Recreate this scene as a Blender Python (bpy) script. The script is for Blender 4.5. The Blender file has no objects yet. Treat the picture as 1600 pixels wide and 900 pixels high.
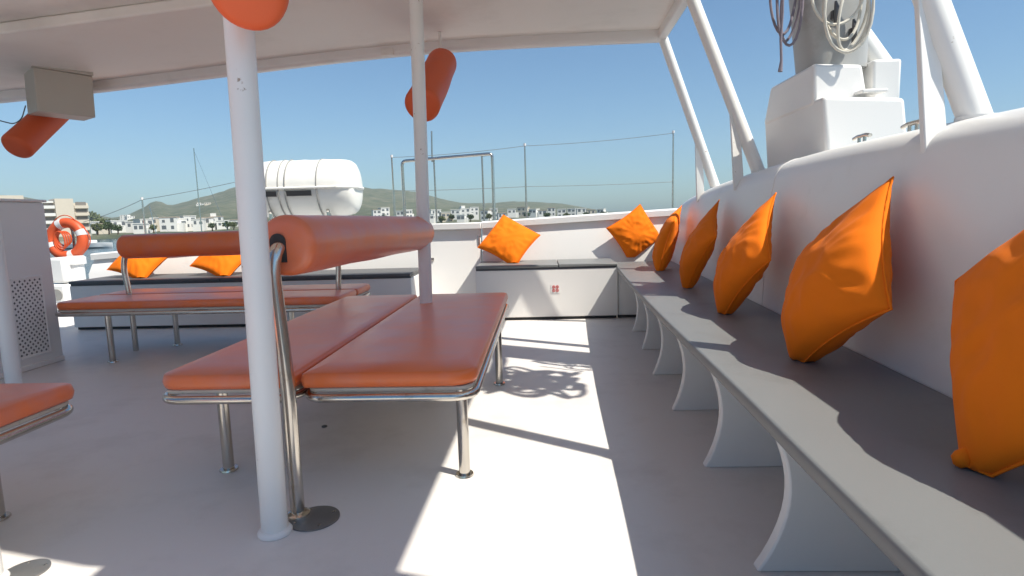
import bpy, bmesh, math, random
from mathutils import Vector, Matrix, noise
random.seed(7)
S = bpy.context.scene
COL = S.collection
R = math.radians
PI = math.pi

# ------------------------------------------------------------------ camera
FPX = 900.0
CAM = Vector((0, 0, 1.0))
_p, _y, _r = R(7.16), R(3.0), R(1.7)
FWD = Vector((-math.sin(_y) * math.cos(_p), math.cos(_y) * math.cos(_p), -math.sin(_p)))
RT0 = FWD.cross(Vector((0, 0, 1))).normalized()
UP0 = RT0.cross(FWD)
RT = RT0 * math.cos(_r) - UP0 * math.sin(_r)
UPV = UP0 * math.cos(_r) + RT0 * math.sin(_r)
cd = bpy.data.cameras.new('camera')
cam = bpy.data.objects.new('camera', cd)
COL.objects.link(cam)
cam.matrix_world = Matrix(((RT.x, UPV.x, -FWD.x, CAM.x), (RT.y, UPV.y, -FWD.y, CAM.y), (RT.z, UPV.z, -FWD.z, CAM.z), (0, 0, 0, 1)))
cd.sensor_width = 36.0
cd.lens = FPX / 1600 * 36
cd.clip_start = 0.02
cd.clip_end = 20000
S.camera = cam

# ------------------------------------------------------------------ light
SUN = Vector((0.585, -0.31, 1.0)).normalized()
w = bpy.data.worlds.new('World')
S.world = w
w.use_nodes = True
nt = w.node_tree
bg = nt.nodes['Background']
sky = nt.nodes.new('ShaderNodeTexSky')
sky.sky_type = 'NISHITA'
sky.sun_disc = False
sky.sun_elevation = math.asin(SUN.z)
sky.sun_rotation = math.atan2(SUN.x, SUN.y)
sky.air_density = 1.0
sky.dust_density = 1.0
sky.ozone_density = 4.0
tint = nt.nodes.new('ShaderNodeMix'); tint.data_type = 'RGBA'; tint.blend_type = 'MULTIPLY'
tint.inputs['Factor'].default_value = 1.0
tint.inputs['B'].default_value = (0.70, 0.88, 0.94, 1)
nt.links.new(sky.outputs[0], tint.inputs['A'])
nt.links.new(tint.outputs['Result'], bg.inputs[0])
bg.inputs[1].default_value = 0.068
sl = bpy.data.lights.new('sun', 'SUN')
sl.energy = 3.1
sl.angle = R(0.53)
sl.color = (1.0, 0.95, 0.84)
so = bpy.data.objects.new('sun', sl)
so.rotation_euler = SUN.to_track_quat('Z', 'Y').to_euler()
so.location = (5, -3, 12)
COL.objects.link(so)
S.view_settings.view_transform = 'Standard'
S.view_settings.look = 'None'
S.view_settings.gamma = 1
S.view_settings.exposure = 1.08
S.view_settings.use_curve_mapping = False
S.cycles.max_bounces = 14
S.cycles.diffuse_bounces = 10
S.cycles.use_denoising = True


def un(px, py, x=None, y=None, z=None):
    """surveying: the point where the sight line through a photo pixel meets a plane of the deck"""
    d = FWD + RT * (px - 800) / FPX - UPV * (py - 450) / FPX
    if x is not None: t = (x - CAM.x) / d.x
    elif y is not None: t = (y - CAM.y) / d.y
    else: t = (z - CAM.z) / d.z
    return CAM + d * t


# ------------------------------------------------------------------ materials
def mat(name, col, rough=0.5, metal=0.0, spec=0.5, var=0.0, vscale=4.0, bump=0.0, bscale=200.0, coat=0.0, dirt=None, dscale=2.0, dlo=0.55, dhi=0.75, sheen=0.0, bdist=0.002):
    m = bpy.data.materials.new(name)
    m.use_nodes = True
    t = m.node_tree
    b = t.nodes['Principled BSDF']
    b.inputs['Roughness'].default_value = rough
    b.inputs['Metallic'].default_value = metal
    b.inputs['Specular IOR Level'].default_value = spec
    b.inputs['Coat Weight'].default_value = coat
    if sheen:
        b.inputs['Sheen Weight'].default_value = sheen
        b.inputs['Sheen Roughness'].default_value = 0.4
    b.inputs['Base Color'].default_value = (*col, 1)
    tc = t.nodes.new('ShaderNodeTexCoord')
    src = None
    if var:
        n = t.nodes.new('ShaderNodeTexNoise')
        n.inputs['Scale'].default_value = vscale
        n.inputs['Detail'].default_value = 6
        t.links.new(tc.outputs['Object'], n.inputs['Vector'])
        mx = t.nodes.new('ShaderNodeMix'); mx.data_type = 'RGBA'
        mx.inputs['A'].default_value = (*[c * (1 - var) for c in col], 1)
        mx.inputs['B'].default_value = (*[min(1, c * (1 + var)) for c in col], 1)
        t.links.new(n.outputs['Fac'], mx.inputs['Factor'])
        src = mx.outputs['Result']
        rr = t.nodes.new('ShaderNodeMapRange')
        rr.inputs['To Min'].default_value = max(0, rough - 0.08)
        rr.inputs['To Max'].default_value = min(1, rough + 0.08)
        t.links.new(n.outputs['Fac'], rr.inputs['Value'])
        t.links.new(rr.outputs[0], b.inputs['Roughness'])
    if dirt:
        n2 = t.nodes.new('ShaderNodeTexNoise')
        n2.inputs['Scale'].default_value = dscale
        n2.inputs['Detail'].default_value = 9
        n2.inputs['Roughness'].default_value = 0.65
        t.links.new(tc.outputs['Object'], n2.inputs['Vector'])
        rp = t.nodes.new('ShaderNodeMapRange')
        rp.inputs['From Min'].default_value = dlo
        rp.inputs['From Max'].default_value = dhi
        t.links.new(n2.outputs['Fac'], rp.inputs['Value'])
        m2 = t.nodes.new('ShaderNodeMix'); m2.data_type = 'RGBA'
        if src: t.links.new(src, m2.inputs['A'])
        else: m2.inputs['A'].default_value = (*col, 1)
        m2.inputs['B'].default_value = (*dirt, 1)
        t.links.new(rp.outputs[0], m2.inputs['Factor'])
        src = m2.outputs['Result']
    if src: t.links.new(src, b.inputs['Base Color'])
    if bump:
        n3 = t.nodes.new('ShaderNodeTexNoise')
        n3.inputs['Scale'].default_value = bscale
        n3.inputs['Detail'].default_value = 4
        t.links.new(tc.outputs['Object'], n3.inputs['Vector'])
        bp = t.nodes.new('ShaderNodeBump')
        bp.inputs['Strength'].default_value = bump
        bp.inputs['Distance'].default_value = bdist
        t.links.new(n3.outputs['Fac'], bp.inputs['Height'])
        t.links.new(bp.outputs[0], b.inputs['Normal'])
    return m


M = {}
M['deck'] = mat('deck paint', (0.71, 0.675, 0.65), 0.45, var=0.05, vscale=1.3, bump=0.35, bscale=350, dirt=(0.61, 0.575, 0.55), dscale=2.6, dlo=0.50, dhi=0.72)
M['gel'] = mat('white gelcoat', (0.80, 0.785, 0.76), 0.38, var=0.03, vscale=2.0, bump=0.08, bscale=30, dirt=(0.68, 0.65, 0.60), dscale=3, dlo=0.6, dhi=0.9)
M['gel_matte'] = mat('matte white paint', (0.78, 0.76, 0.735), 0.6, var=0.04, vscale=2.0, bump=0.1, bscale=40)
M['roof'] = mat('roof lining', (0.78, 0.755, 0.71), 0.5, var=0.06, vscale=1.2, bump=0.12, bscale=8, dirt=(0.66, 0.63, 0.58), dscale=1.4, dlo=0.5, dhi=0.8, bdist=0.006)
M['beige'] = mat('beige plastic', (0.52, 0.49, 0.43), 0.5, var=0.04, vscale=6, bump=0.05, bscale=90)
M['vinyl'] = mat('terracotta vinyl', (0.82, 0.185, 0.05), 0.33, var=0.10, vscale=5, bump=0.25, bscale=420, dirt=(0.70, 0.22, 0.15), dscale=3.5, dlo=0.42, dhi=0.7, sheen=0.15, bdist=0.001)
M['foam'] = mat('orange foam sleeve', (0.72, 0.12, 0.035), 0.55, var=0.08, vscale=6, bump=0.2, bscale=200)
M['pillow'] = mat('orange canvas', (0.86, 0.19, 0.008), 0.85, spec=0.15, var=0.06, vscale=9, bump=0.3, bscale=700, sheen=0.03, bdist=0.0008)
M['grey'] = mat('grey bench paint', (0.185, 0.19, 0.19), 0.42, var=0.05, vscale=3, bump=0.2, bscale=300, dirt=(0.15, 0.15, 0.145), dscale=4)
M['grey_edge'] = mat('grey bench edge', (0.16, 0.16, 0.16), 0.5, var=0.05, vscale=8)
M['steel'] = mat('stainless steel', (0.60, 0.57, 0.52), 0.2, metal=1.0, var=0.12, vscale=7, dirt=(0.35, 0.28, 0.2), dscale=14, dlo=0.6, dhi=0.8)
M['steel_dull'] = mat('dull steel plate', (0.23, 0.23, 0.23), 0.42, metal=0.6, var=0.15, vscale=12)
M['board'] = mat('cream seat board', (0.55, 0.50, 0.42), 0.5, var=0.08, vscale=10, dirt=(0.25, 0.2, 0.14), dscale=12, dlo=0.6, dhi=0.75)
M['pole'] = mat('white pole paint', (0.82, 0.81, 0.78), 0.35, var=0.03, vscale=5, dirt=(0.35, 0.27, 0.2), dscale=18, dlo=0.665, dhi=0.70)
M['dark'] = mat('dark gap rubber', (0.03, 0.03, 0.032), 0.6)
M['trim'] = mat('dark grey trim', (0.10, 0.10, 0.105), 0.5, var=0.1, vscale=10)
M['rope'] = mat('pale rope', (0.62, 0.58, 0.5), 0.8, var=0.15, vscale=60, bump=0.5, bscale=150)
M['rope_dark'] = mat('mauve rope', (0.22, 0.19, 0.22), 0.8, var=0.2, vscale=60, bump=0.5, bscale=150)
M['mastgrey'] = mat('grey painted aluminium', (0.40, 0.40, 0.39), 0.45, var=0.08, vscale=4, dirt=(0.28, 0.27, 0.25), dscale=5)
M['raft'] = mat('raft canister shell', (0.80, 0.78, 0.72), 0.4, var=0.03, vscale=3, bump=0.1, bscale=20)
M['strap'] = mat('grey strap', (0.30, 0.29, 0.27), 0.7)
M['buoy'] = mat('lifebuoy orange', (0.60, 0.09, 0.025), 0.5, var=0.1, vscale=8)
M['tape'] = mat('reflective tape', (0.7, 0.68, 0.66), 0.4)
M['red'] = mat('sign red', (0.55, 0.06, 0.05), 0.5)
M['white'] = mat('sign white', (0.78, 0.76, 0.74), 0.5)
M['hull'] = mat('hull paint', (0.75, 0.74, 0.72), 0.3, var=0.03)
M['leaf'] = mat('foliage', (0.055, 0.085, 0.03), 0.8, var=0.5, vscale=0.6)
M['leaf_pale'] = mat('pale foliage', (0.11, 0.13, 0.05), 0.8, var=0.45, vscale=0.5)
M['bark'] = mat('bark', (0.12, 0.09, 0.06), 0.9)
M['house'] = mat('whitewash', (0.72, 0.70, 0.66), 0.8, var=0.06, vscale=0.3)
M['house_warm'] = mat('cream render', (0.60, 0.53, 0.43), 0.8, var=0.06, vscale=0.3)
M['window'] = mat('window glass', (0.13, 0.14, 0.15), 0.3)
M['rooftile'] = mat('roof surface', (0.42, 0.34, 0.27), 0.9, var=0.1)
M['shade_wall'] = mat('balcony shade', (0.20, 0.18, 0.16), 0.8)  # shaded copy of the cream wall colour, for behind the balconies


# ------------------------------------------------------------------ builders
def link(name, bm, material, parent=None, smooth=35, bevel=0.0, bseg=2):
    me = bpy.data.meshes.new(name)
    bmesh.ops.recalc_face_normals(bm, faces=bm.faces)
    bm.to_mesh(me); bm.free()
    for mm in (material if isinstance(material, (list, tuple)) else [material]):
        me.materials.append(mm)
    o = bpy.data.objects.new(name, me)
    COL.objects.link(o)
    if parent: o.parent = parent
    if bevel:
        b = o.modifiers.new('bevel', 'BEVEL'); b.width = bevel; b.segments = bseg; b.limit_method = 'ANGLE'; b.angle_limit = R(40)
        b.harden_normals = False
    for p in me.polygons: p.use_smooth = True
    if smooth: me.set_sharp_from_angle(angle=R(smooth))
    return o


def tag(o, label=None, cat=None, group=None, kind=None):
    if label: o['label'] = label
    if cat: o['category'] = cat
    if group: o['group'] = group
    if kind: o['kind'] = kind
    return o


def thing(name, loc, label, cat, group=None):
    o = bpy.data.objects.new(name, None)
    o.location = loc
    o.empty_display_size = 0.1
    COL.objects.link(o)
    return tag(o, label, cat, group)


def child(root, name, bm, material, parent=None, **k):
    """a part whose mesh was written in world coordinates, moved into its thing's own coordinates"""
    base = root.location
    bmesh.ops.translate(bm, verts=bm.verts, vec=-Vector(base))
    return link(name, bm, material, parent or root, **k)


def box(bm, x0, x1, y0, y1, z0, z1, rot=None, c=None):
    vs = [Vector((x, y, z)) for z in (z0, z1) for y in (y0, y1) for x in (x0, x1)]
    if rot is not None:
        c = Vector(c)
        vs = [c + rot @ (v - c) for v in vs]
    v = [bm.verts.new(q) for q in vs]
    for f in ((0, 2, 3, 1), (4, 5, 7, 6), (0, 1, 5, 4), (1, 3, 7, 5), (3, 2, 6, 7), (2, 0, 4, 6)):
        bm.faces.new([v[i] for i in f])
    return bm


def bx(*a, **k):
    return box(bmesh.new(), *a, **k)


def frustum(bot, top):
    bm = bmesh.new()
    A = [bm.verts.new(p) for p in bot]; B = [bm.verts.new(p) for p in top]
    bm.faces.new(A[::-1]); bm.faces.new(B)
    for i in range(4): bm.faces.new((A[i], A[(i + 1) % 4], B[(i + 1) % 4], B[i]))
    return bm


def tube(bm, pts, r, n=16, closed=False, caps=True):
    pts = [Vector(p) for p in pts]
    N = len(pts)
    rs = r if isinstance(r, (list, tuple)) else [r] * N
    rings = []
    prev = None
    for i, p in enumerate(pts):
        a = pts[(i - 1) % N] if (closed or i > 0) else p
        b = pts[(i + 1) % N] if (closed or i < N - 1) else p
        t = (b - a).normalized()
        if prev is None:
            u = t.cross(Vector((0, 0, 1)) if abs(t.z) < 0.9 else Vector((1, 0, 0))).normalized()
        else:
            u = (prev - t * prev.dot(t)).normalized()
        prev = u
        v = t.cross(u)
        rings.append([bm.verts.new(p + (u * math.cos(2 * PI * k / n) + v * math.sin(2 * PI * k / n)) * rs[i]) for k in range(n)])
    for i in range(N if closed else N - 1):
        A, B = rings[i], rings[(i + 1) % N]
        for k in range(n):
            bm.faces.new((A[k], A[(k + 1) % n], B[(k + 1) % n], B[k]))
    if caps and not closed:
        bm.faces.new(rings[0][::-1]); bm.faces.new(rings[-1])
    return bm


def tb(*a, **k):
    return tube(bmesh.new(), *a, **k)


def arc_pts(pts, r, seg=6):
    """round the inner corners of a polyline"""
    pts = [Vector(p) for p in pts]
    out = [pts[0]]
    for i in range(1, len(pts) - 1):
        a, b, c = pts[i - 1], pts[i], pts[i + 1]
        d1, d2 = (a - b), (c - b)
        rr = min(r, d1.length * 0.49, d2.length * 0.49)
        p0, p1 = b + d1.normalized() * rr, b + d2.normalized() * rr
        for k in range(seg + 1):
            t = k / seg
            out.append(p0 * (1 - t) ** 2 + b * 2 * t * (1 - t) + p1 * t * t)
    out.append(pts[-1])
    return out


def rounded_outline(x0, x1, y0, y1, rc, seg=7):
    """rc: radius, or four radii for the corners (x0y0, x1y0, x1y1, x0y1)"""
    rr = rc if isinstance(rc, (list, tuple)) else [rc] * 4
    out = []
    for (cx, cy, a0), r in zip(((x0, y0, 180), (x1, y0, 270), (x1, y1, 0), (x0, y1, 90)), rr):
        sx = 1 if cx == x0 else -1
        sy = 1 if cy == y0 else -1
        for k in range(seg + 1):
            a = R(a0 + 90 * k / seg)
            out.append((cx + sx * r + math.cos(a) * r, cy + sy * r + math.sin(a) * r))
    return out


def prism(bm, outline, z0, z1):
    """outline: list of (x, y), counter-clockwise"""
    a = [bm.verts.new((x, y, z0)) for x, y in outline]
    b = [bm.verts.new((x, y, z1)) for x, y in outline]
    n = len(a)
    bm.faces.new(a[::-1]); bm.faces.new(b)
    for i in range(n):
        bm.faces.new((a[i], a[(i + 1) % n], b[(i + 1) % n], b[i]))
    return bm


def cushion(bm, outline, z0, z1, crown=0.012, e=0.014):
    """an upholstered slab: rounded top and bottom edges, slightly domed"""
    n = len(outline)
    cx = sum(p[0] for p in outline) / n; cy = sum(p[1] for p in outline) / n
    P = [Vector((x, y, 0)) for x, y in outline]
    nor = []
    for i in range(n):
        t = (P[(i + 1) % n] - P[i - 1])
        if t.length < 1e-9: t = Vector((1, 0, 0))
        t.normalize()
        nor.append(Vector((t.y, -t.x, 0)))
    levels = [(z0, -e), (z0 + e * 0.3, -e * 0.3), (z0 + e, 0)]
    h = z1 - z0
    levels += [(z0 + h * 0.5, 0.003), (z1 - e, 0), (z1 - e * 0.3, -e * 0.3), (z1, -e)]
    rings = [[bm.verts.new((P[i].x + nor[i].x * o, P[i].y + nor[i].y * o, z)) for i in range(n)] for z, o in levels]
    for A, B in zip(rings, rings[1:]):
        for i in range(n):
            bm.faces.new((A[i], A[(i + 1) % n], B[(i + 1) % n], B[i]))
    bm.faces.new(rings[0][::-1])
    prev = rings[-1]
    for k, s in enumerate((0.85, 0.55, 0.2)):
        zz = z1 + crown * (1 - s) ** 0.7 * 0.8
        ring = []
        for i in range(n):
            x = cx + (P[i].x - nor[i].x * e - cx) * s; y = cy + (P[i].y - nor[i].y * e - cy) * s
            ring.append(bm.verts.new((x, y, zz + 0.002 * noise.noise(Vector((x * 6, y * 6, 1))))))
        for i in range(n):
            bm.faces.new((prev[i], prev[(i + 1) % n], ring[(i + 1) % n], ring[i]))
        prev = ring
    bm.faces.new(prev)
    return bm


def padded_roll(bm, a, b, r, n=32, wob=0.004, er=0.03, seed=0):
    """upholstered roll from a to b, rounded end caps"""
    a, b = Vector(a), Vector(b)
    L = (b - a).length
    d = (b - a).normalized()
    prof = [(0.0, r - er)]
    for k in range(1, 6):
        t = R(90 * k / 5)
        prof.append((er * (1 - math.cos(t)), r - er + er * math.sin(t)))
    for k in range(1, 14): prof.append((er + (L - 2 * er) * k / 14, r))
    for k in range(0, 6):
        t = R(90 * k / 5)
        prof.append((L - er + er * math.sin(t), r - er + er * math.cos(t)))
    u = d.cross(Vector((0, 0, 1))).normalized(); v = u.cross(d)
    rings = []
    for s, rad in prof:
        ring = []
        for k in range(n):
            th = 2 * PI * k / n
            nn = noise.noise(Vector((s * 3 + seed, math.cos(th) * 0.9, math.sin(th) * 0.9)))
            ring.append(bm.verts.new(a + d * s + (u * math.cos(th) + v * math.sin(th)) * (rad + wob * nn)))
        rings.append(ring)
    for A, B in zip(rings, rings[1:]):
        for k in range(n): bm.faces.new((A[k], A[(k + 1) % n], B[(k + 1) % n], B[k]))
    for ring, p, sgn in ((rings[0], a - d * 0.006, 1), (rings[-1], b + d * 0.006, -1)):
        c = bm.verts.new(p)
        for k in range(n):
            f = (ring[(k + 1) % n], ring[k], c) if sgn > 0 else (ring[k], ring[(k + 1) % n], c)
            bm.faces.new(f)
    return bm


def interp(tab, t):
    if t <= tab[0][0]: return tab[0][1]
    for (a, va), (b, vb) in zip(tab, tab[1:]):
        if t <= b:
            f = (t - a) / (b - a)
            return va + (vb - va) * f
    return tab[-1][1]


def smooth_interp(tab, t, h=0.35):
    return sum(interp(tab, t + h * k / 4) for k in range(-4, 5)) / 9


# ================================================================== THE SETTING
# water
bm = bmesh.new()
rings = [0, 20, 60, 150, 400, 1000, 3000, 9000]
prev = [bm.verts.new((0, 0, -3.2))]
for r_ in rings[1:]:
    ring = [bm.verts.new((r_ * math.cos(2 * PI * k / 48), r_ * math.sin(2 * PI * k / 48), -3.2)) for k in range(48)]
    for k in range(48):
        if len(prev) == 1: bm.faces.new((prev[0], ring[k], ring[(k + 1) % 48]))
        else: bm.faces.new((prev[k], ring[k], ring[(k + 1) % 48], prev[(k + 1) % 48]))
    prev = ring
mw = mat('harbour water', (0.02, 0.05, 0.07), 0.12, bump=0.6, bscale=0.9, bdist=0.15)
tag(link('water', bm, mw), kind='structure')

# hills: skyline heights in metres against the bearing (degrees right of the bow direction)
def bearing(px, py):
    d = FWD + RT * (px - 800) / FPX - UPV * (py - 450) / FPX
    return math.degrees(math.atan2(d.x, d.y)), d.z / math.hypot(d.x, d.y)

SKY = [(-900, 330), (-400, 322), (-150, 300), (0, 305), (60, 312), (112, 322), (150, 337), (178, 341), (200, 336), (222, 326), (240, 315), (250, 315), (265, 322), (285, 317), (310, 310),
       (340, 302), (372, 292), (410, 280), (450, 274), (500, 280), (540, 288), (580, 295), (620, 297), (650, 300), (675, 307), (705, 315), (730, 318), (770, 318), (800, 315), (840, 316),
       (880, 319), (915, 325), (945, 331), (980, 334), (1100, 334), (1500, 325), (2200, 318)]
tabh = []
for px, py in SKY:
    b_, s_ = bearing(px, py)
    tabh.append((b_, max(0.0, s_)))
tabh.sort()

def terrain_h(b, r):
    """ground height above the water for bearing b and distance r"""
    top = interp(tabh, b) * 1.0
    shore = 262 + 25 * noise.noise(Vector((b * 0.08, 0, 0)))
    if r < shore: return -3
    target = top * 1750 + 4
    t = min(1, (r - shore) / (1750 - shore))
    h = 1.2 + target * (t ** 1.7)
    if r > 1750: h = target * max(0.0, 1 - (r - 1750) / 1600)
    h += (0.12 * target + 1) * min(1, t * 2) * (1 - t) * 1.6 * noise.noise(Vector((b * 0.35, r * 0.004, 2.0)))
    h += 0.035 * target * t * noise.noise(Vector((b * 1.7, r * 0.013, 5.0)))
    return h

bm = bmesh.new()
rs = [225, 245, 260, 275, 295, 320, 350, 390, 440, 500, 580, 650, 740, 840, 950, 1070, 1190, 1310, 1430, 1540, 1640, 1700, 1750, 1820, 2000, 2400, 3400]
bs = [-75 + i * 0.4 for i in range(int(150 / 0.4) + 1)]
grid = []
for b_ in bs:
    row = []
    for r_ in rs:
        row.append(bm.verts.new((r_ * math.sin(R(b_)), r_ * math.cos(R(b_)), -3.2 + terrain_h(b_, r_))))
    grid.append(row)
for i in range(len(bs) - 1):
    for j in range(len(rs) - 1):
        bm.faces.new((grid[i][j], grid[i + 1][j], grid[i + 1][j + 1], grid[i][j + 1]))
mh = mat('scrub hillside', (0.135, 0.14, 0.085), 0.95)
t = mh.node_tree; b = t.nodes['Principled BSDF']
tc = t.nodes.new('ShaderNodeTexCoord')
n1 = t.nodes.new('ShaderNodeTexNoise'); n1.inputs['Scale'].default_value = 0.035; n1.inputs['Detail'].default_value = 8; n1.inputs['Roughness'].default_value = 0.7
t.links.new(tc.outputs['Object'], n1.inputs['Vector'])
cr = t.nodes.new('ShaderNodeValToRGB')
cr.color_ramp.elements[0].position = 0.38; cr.color_ramp.elements[0].color = (0.055, 0.068, 0.036, 1)
cr.color_ramp.elements[1].position = 0.66; cr.color_ramp.elements[1].color = (0.19, 0.165, 0.115, 1)
e = cr.color_ramp.elements.new(0.5); e.color = (0.095, 0.105, 0.06, 1)
t.links.new(n1.outputs['Fac'], cr.inputs['Fac']); t.links.new(cr.outputs[0], b.inputs['Base Color'])
tag(link('hills', bm, mh, smooth=0), kind='structure')

# deck
bm = bmesh.new()
box(bm, -6.2, 1.5, -9, 6.5, -0.12, 0.0)
tag(link('deck', bm, M['deck']), kind='structure')
# the ferry's hull below the deck
bm = bmesh.new()
prism(bm, [(-6.4, -9), (1.62, -9), (1.62, 5.2), (1.2, 6.75), (-4.9, 6.75), (-6.4, 5.2)], -3.6, -0.125)
tag(link('hull', bm, M['hull'], bevel=0.15), 'white hull of the ferry that carries the open deck', 'hull')

# ------------------------------------------------------------------ starboard bulwark
XW = [(-3, 0.98), (0, 1.00), (1.5, 1.05), (2.1, 1.08), (3.2, 1.15), (4.5, 1.23), (6.2, 1.33), (7, 1.36)]
ZC = [(-3, 1.19), (0, 1.20), (1.7, 1.235), (2.6, 1.25), (3.4, 1.235), (4.4, 1.20), (5.2, 1.155), (5.9, 1.09), (6.3, 1.00)]
def wall_section(y):
    x = smooth_interp(XW, y); zc = smooth_interp(ZC, y)
    pts = [(x - 0.005, 0.0), (x, 0.40), (x + 0.01, 0.70), (x + 0.025, zc - 0.22), (x + 0.045, zc - 0.13)]
    for k in range(1, 9):
        a = R(90 * k / 8)
        pts.append((x + 0.045 + 0.13 * (1 - math.cos(a)), zc - 0.13 + 0.13 * math.sin(a)))
    pts += [(x + 0.30, zc - 0.005), (x + 0.38, zc - 0.05), (x + 0.42, zc - 0.16), (x + 0.43, -0.12)]
    return pts
t_ = thing('bulwark', (1.2, 2, 0), 'tall white side wall with rounded top behind the row of big pillows', 'bulwark')
bm = bmesh.new()
ys = [-3 + 0.15 * i for i in range(62)]
prev = None
for y_ in ys:
    row = [bm.verts.new((x + 0.003 * noise.noise(Vector((y_ * 2, z * 3, 0))), y_, z)) for x, z in wall_section(y_)]
    if prev:
        for i in range(len(row) - 1): bm.faces.new((prev[i], prev[i + 1], row[i + 1], row[i]))
    else: first = row
    prev = row
bm.faces.new(first); bm.faces.new(prev[::-1])
child(t_, 'wall', bm, M['gel'], smooth=50)
bm = bmesh.new()
for ysm in (3.02,):
    sec = wall_section(ysm)
    pts = [Vector((x - 0.0005, ysm, z + 0.0005)) for x, z in sec[1:13]]
    tube(bm, pts, 0.0022, 6)
child(t_, 'seam', bm, M['gel_matte'])
for (px, py) in ((1412, 205), (1325, 233)):
    y_c = un(px, py, x=1.26).y
    zc = smooth_interp(ZC, y_c); xc = smooth_interp(XW, y_c) + 0.21
    bm = bmesh.new()
    tube(bm, [(xc, y_c - 0.06, zc + 0.028), (xc, y_c - 0.03, zc + 0.034), (xc, y_c + 0.03, zc + 0.034), (xc, y_c + 0.06, zc + 0.028)], 0.008, 10)
    tube(bm, [(xc, y_c - 0.02, zc - 0.01), (xc, y_c - 0.02, zc + 0.034)], 0.007, 8)
    tube(bm, [(xc, y_c + 0.02, zc - 0.01), (xc, y_c + 0.02, zc + 0.034)], 0.007, 8)
    child(t_, 'cleat', bm, M['steel'])

# ------------------------------------------------------------------ long side bench
XE = [(-3, 0.49), (0, 0.50), (0.76, 0.512), (1.2, 0.528), (1.75, 0.548), (2.25, 0.558), (3.0, 0.58), (3.5, 0.602), (4.5, 0.65), (5.7, 0.72), (6.5, 0.77)]
t_ = thing('side_bench', (0.8, 2, 0), 'long grey bench along the side wall with curved white brackets', 'bench')
bm = bmesh.new()
ys = [-2.5 + 0.12 * i for i in range(71)]
prof_prev = None
for y_ in ys:
    if y_ > 6.03: break
    xe = smooth_interp(XE, y_); xb = smooth_interp(XW, y_) - 0.004
    if y_ > 5.43:
        pass
    row = [bm.verts.new(q) for q in ((xe + 0.004, y_, 0.462), (xe, y_, 0.468), (xe, y_, 0.492), (xe + 0.003, y_, 0.498), (xe + 0.012, y_, 0.5), (xb, y_, 0.5), (xb, y_, 0.46))]
    if prof_prev:
        for i in range(7):
            f = bm.faces.new((prof_prev[i], prof_prev[(i + 1) % 7], row[(i + 1) % 7], row[i]))
            if i in (0, 1, 2): f.material_index = 1
    else: bm.faces.new(row)
    prof_prev = row
bm.faces.new(prof_prev[::-1])
child(t_, 'seat', bm, [M['grey'], M['grey_edge']], smooth=60)
for y_ in (0.2, 0.87, 1.535, 2.20, 2.86, 3.51, 4.18, 4.84):
    # curved bracket: a concave front edge sweeping down to a wide foot
    xf = interp([(1.5, 0.575), (2.2, 0.62), (2.86, 0.645), (3.5, 0.672), (4.19, 0.722), (4.85, 0.757)], y_) if y_ > 1.5 else 0.55 + 0.017 * y_
    xt = smooth_interp(XE, y_) + 0.045
    xb = smooth_interp(XW, y_) - 0.003
    # front edge sags inward between the lip and the flared toe
    pts = []
    for k in range(15):
        s = k / 14
        z = 0.458 * (1 - s)
        x = xt + 0.075 * math.sin(PI * min(1, s * 1.0)) ** 0.9 + (xf - xt) * s ** 2.5
        pts.append((x, z))
    pts += [(xb, 0.0), (xb, 0.458)]
    bm = bmesh.new()
    A = [bm.verts.new((x, y_ - 0.02, z)) for x, z in pts]
    B = [bm.verts.new((x, y_ + 0.02, z)) for x, z in pts]
    bm.faces.new(A); bm.faces.new(B[::-1])
    for i in range(len(pts)):
        bm.faces.new((A[i], B[i], B[(i + 1) % len(pts)], A[(i + 1) % len(pts)]))
    child(t_, 'bracket', bm, M['gel'], bevel=0.006)

# ------------------------------------------------------------------ bow: box benches, bulwark, gate
def box_bench(name, label, x0, x1, y0, y1, h, seams, top_mat):
    t_ = thing(name, ((x0 + x1) / 2, y0, 0), label, 'box bench', 'box benches across the bow')
    child(t_, 'kick_board', bx(x0 + 0.01, x1 - 0.01, y0 + 0.03, y1, 0.002, 0.03), M['dark'])
    child(t_, 'front_panel', bx(x0, x1, y0, y1, 0.03, h - 0.035), M['gel_matte'], bevel=0.006)
    child(t_, 'trim', bx(x0 + 0.004, x1 - 0.004, y0 + 0.012, y1, h - 0.035, h - 0.015), M['trim'])
    prev = x0
    for s in seams + [x1]:
        child(t_, 'lid', bx(prev + 0.003, s - 0.003, y0 - 0.01, y1, h - 0.015, h + 0.012), top_mat, bevel=0.006)
        prev = s
    return t_
box_bench('box_bench', 'white box bench at the bow beside the side bench, under the lone orange pillow', -0.63, 0.715, 5.44, 6.03, 0.52, [0.16], M['grey'])
t_ = thing('corner_panel', (0.8, 5.46, 0), 'narrow white panel closing the corner under the end of the side bench', 'panel')
child(t_, 'board', bx(0.722, 1.1, 5.46, 5.5, 0.03, 0.452), M['gel_matte'], bevel=0.005)
child(t_, 'kick_board', bx(0.722, 1.09, 5.48, 5.52, 0.002, 0.029), M['dark'])
box_bench('box_bench', 'long white box bench across the port bow with a dark top edge', -4.62, -1.24, 5.38, 6.0, 0.475, [-3.1], M['trim'])

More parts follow.
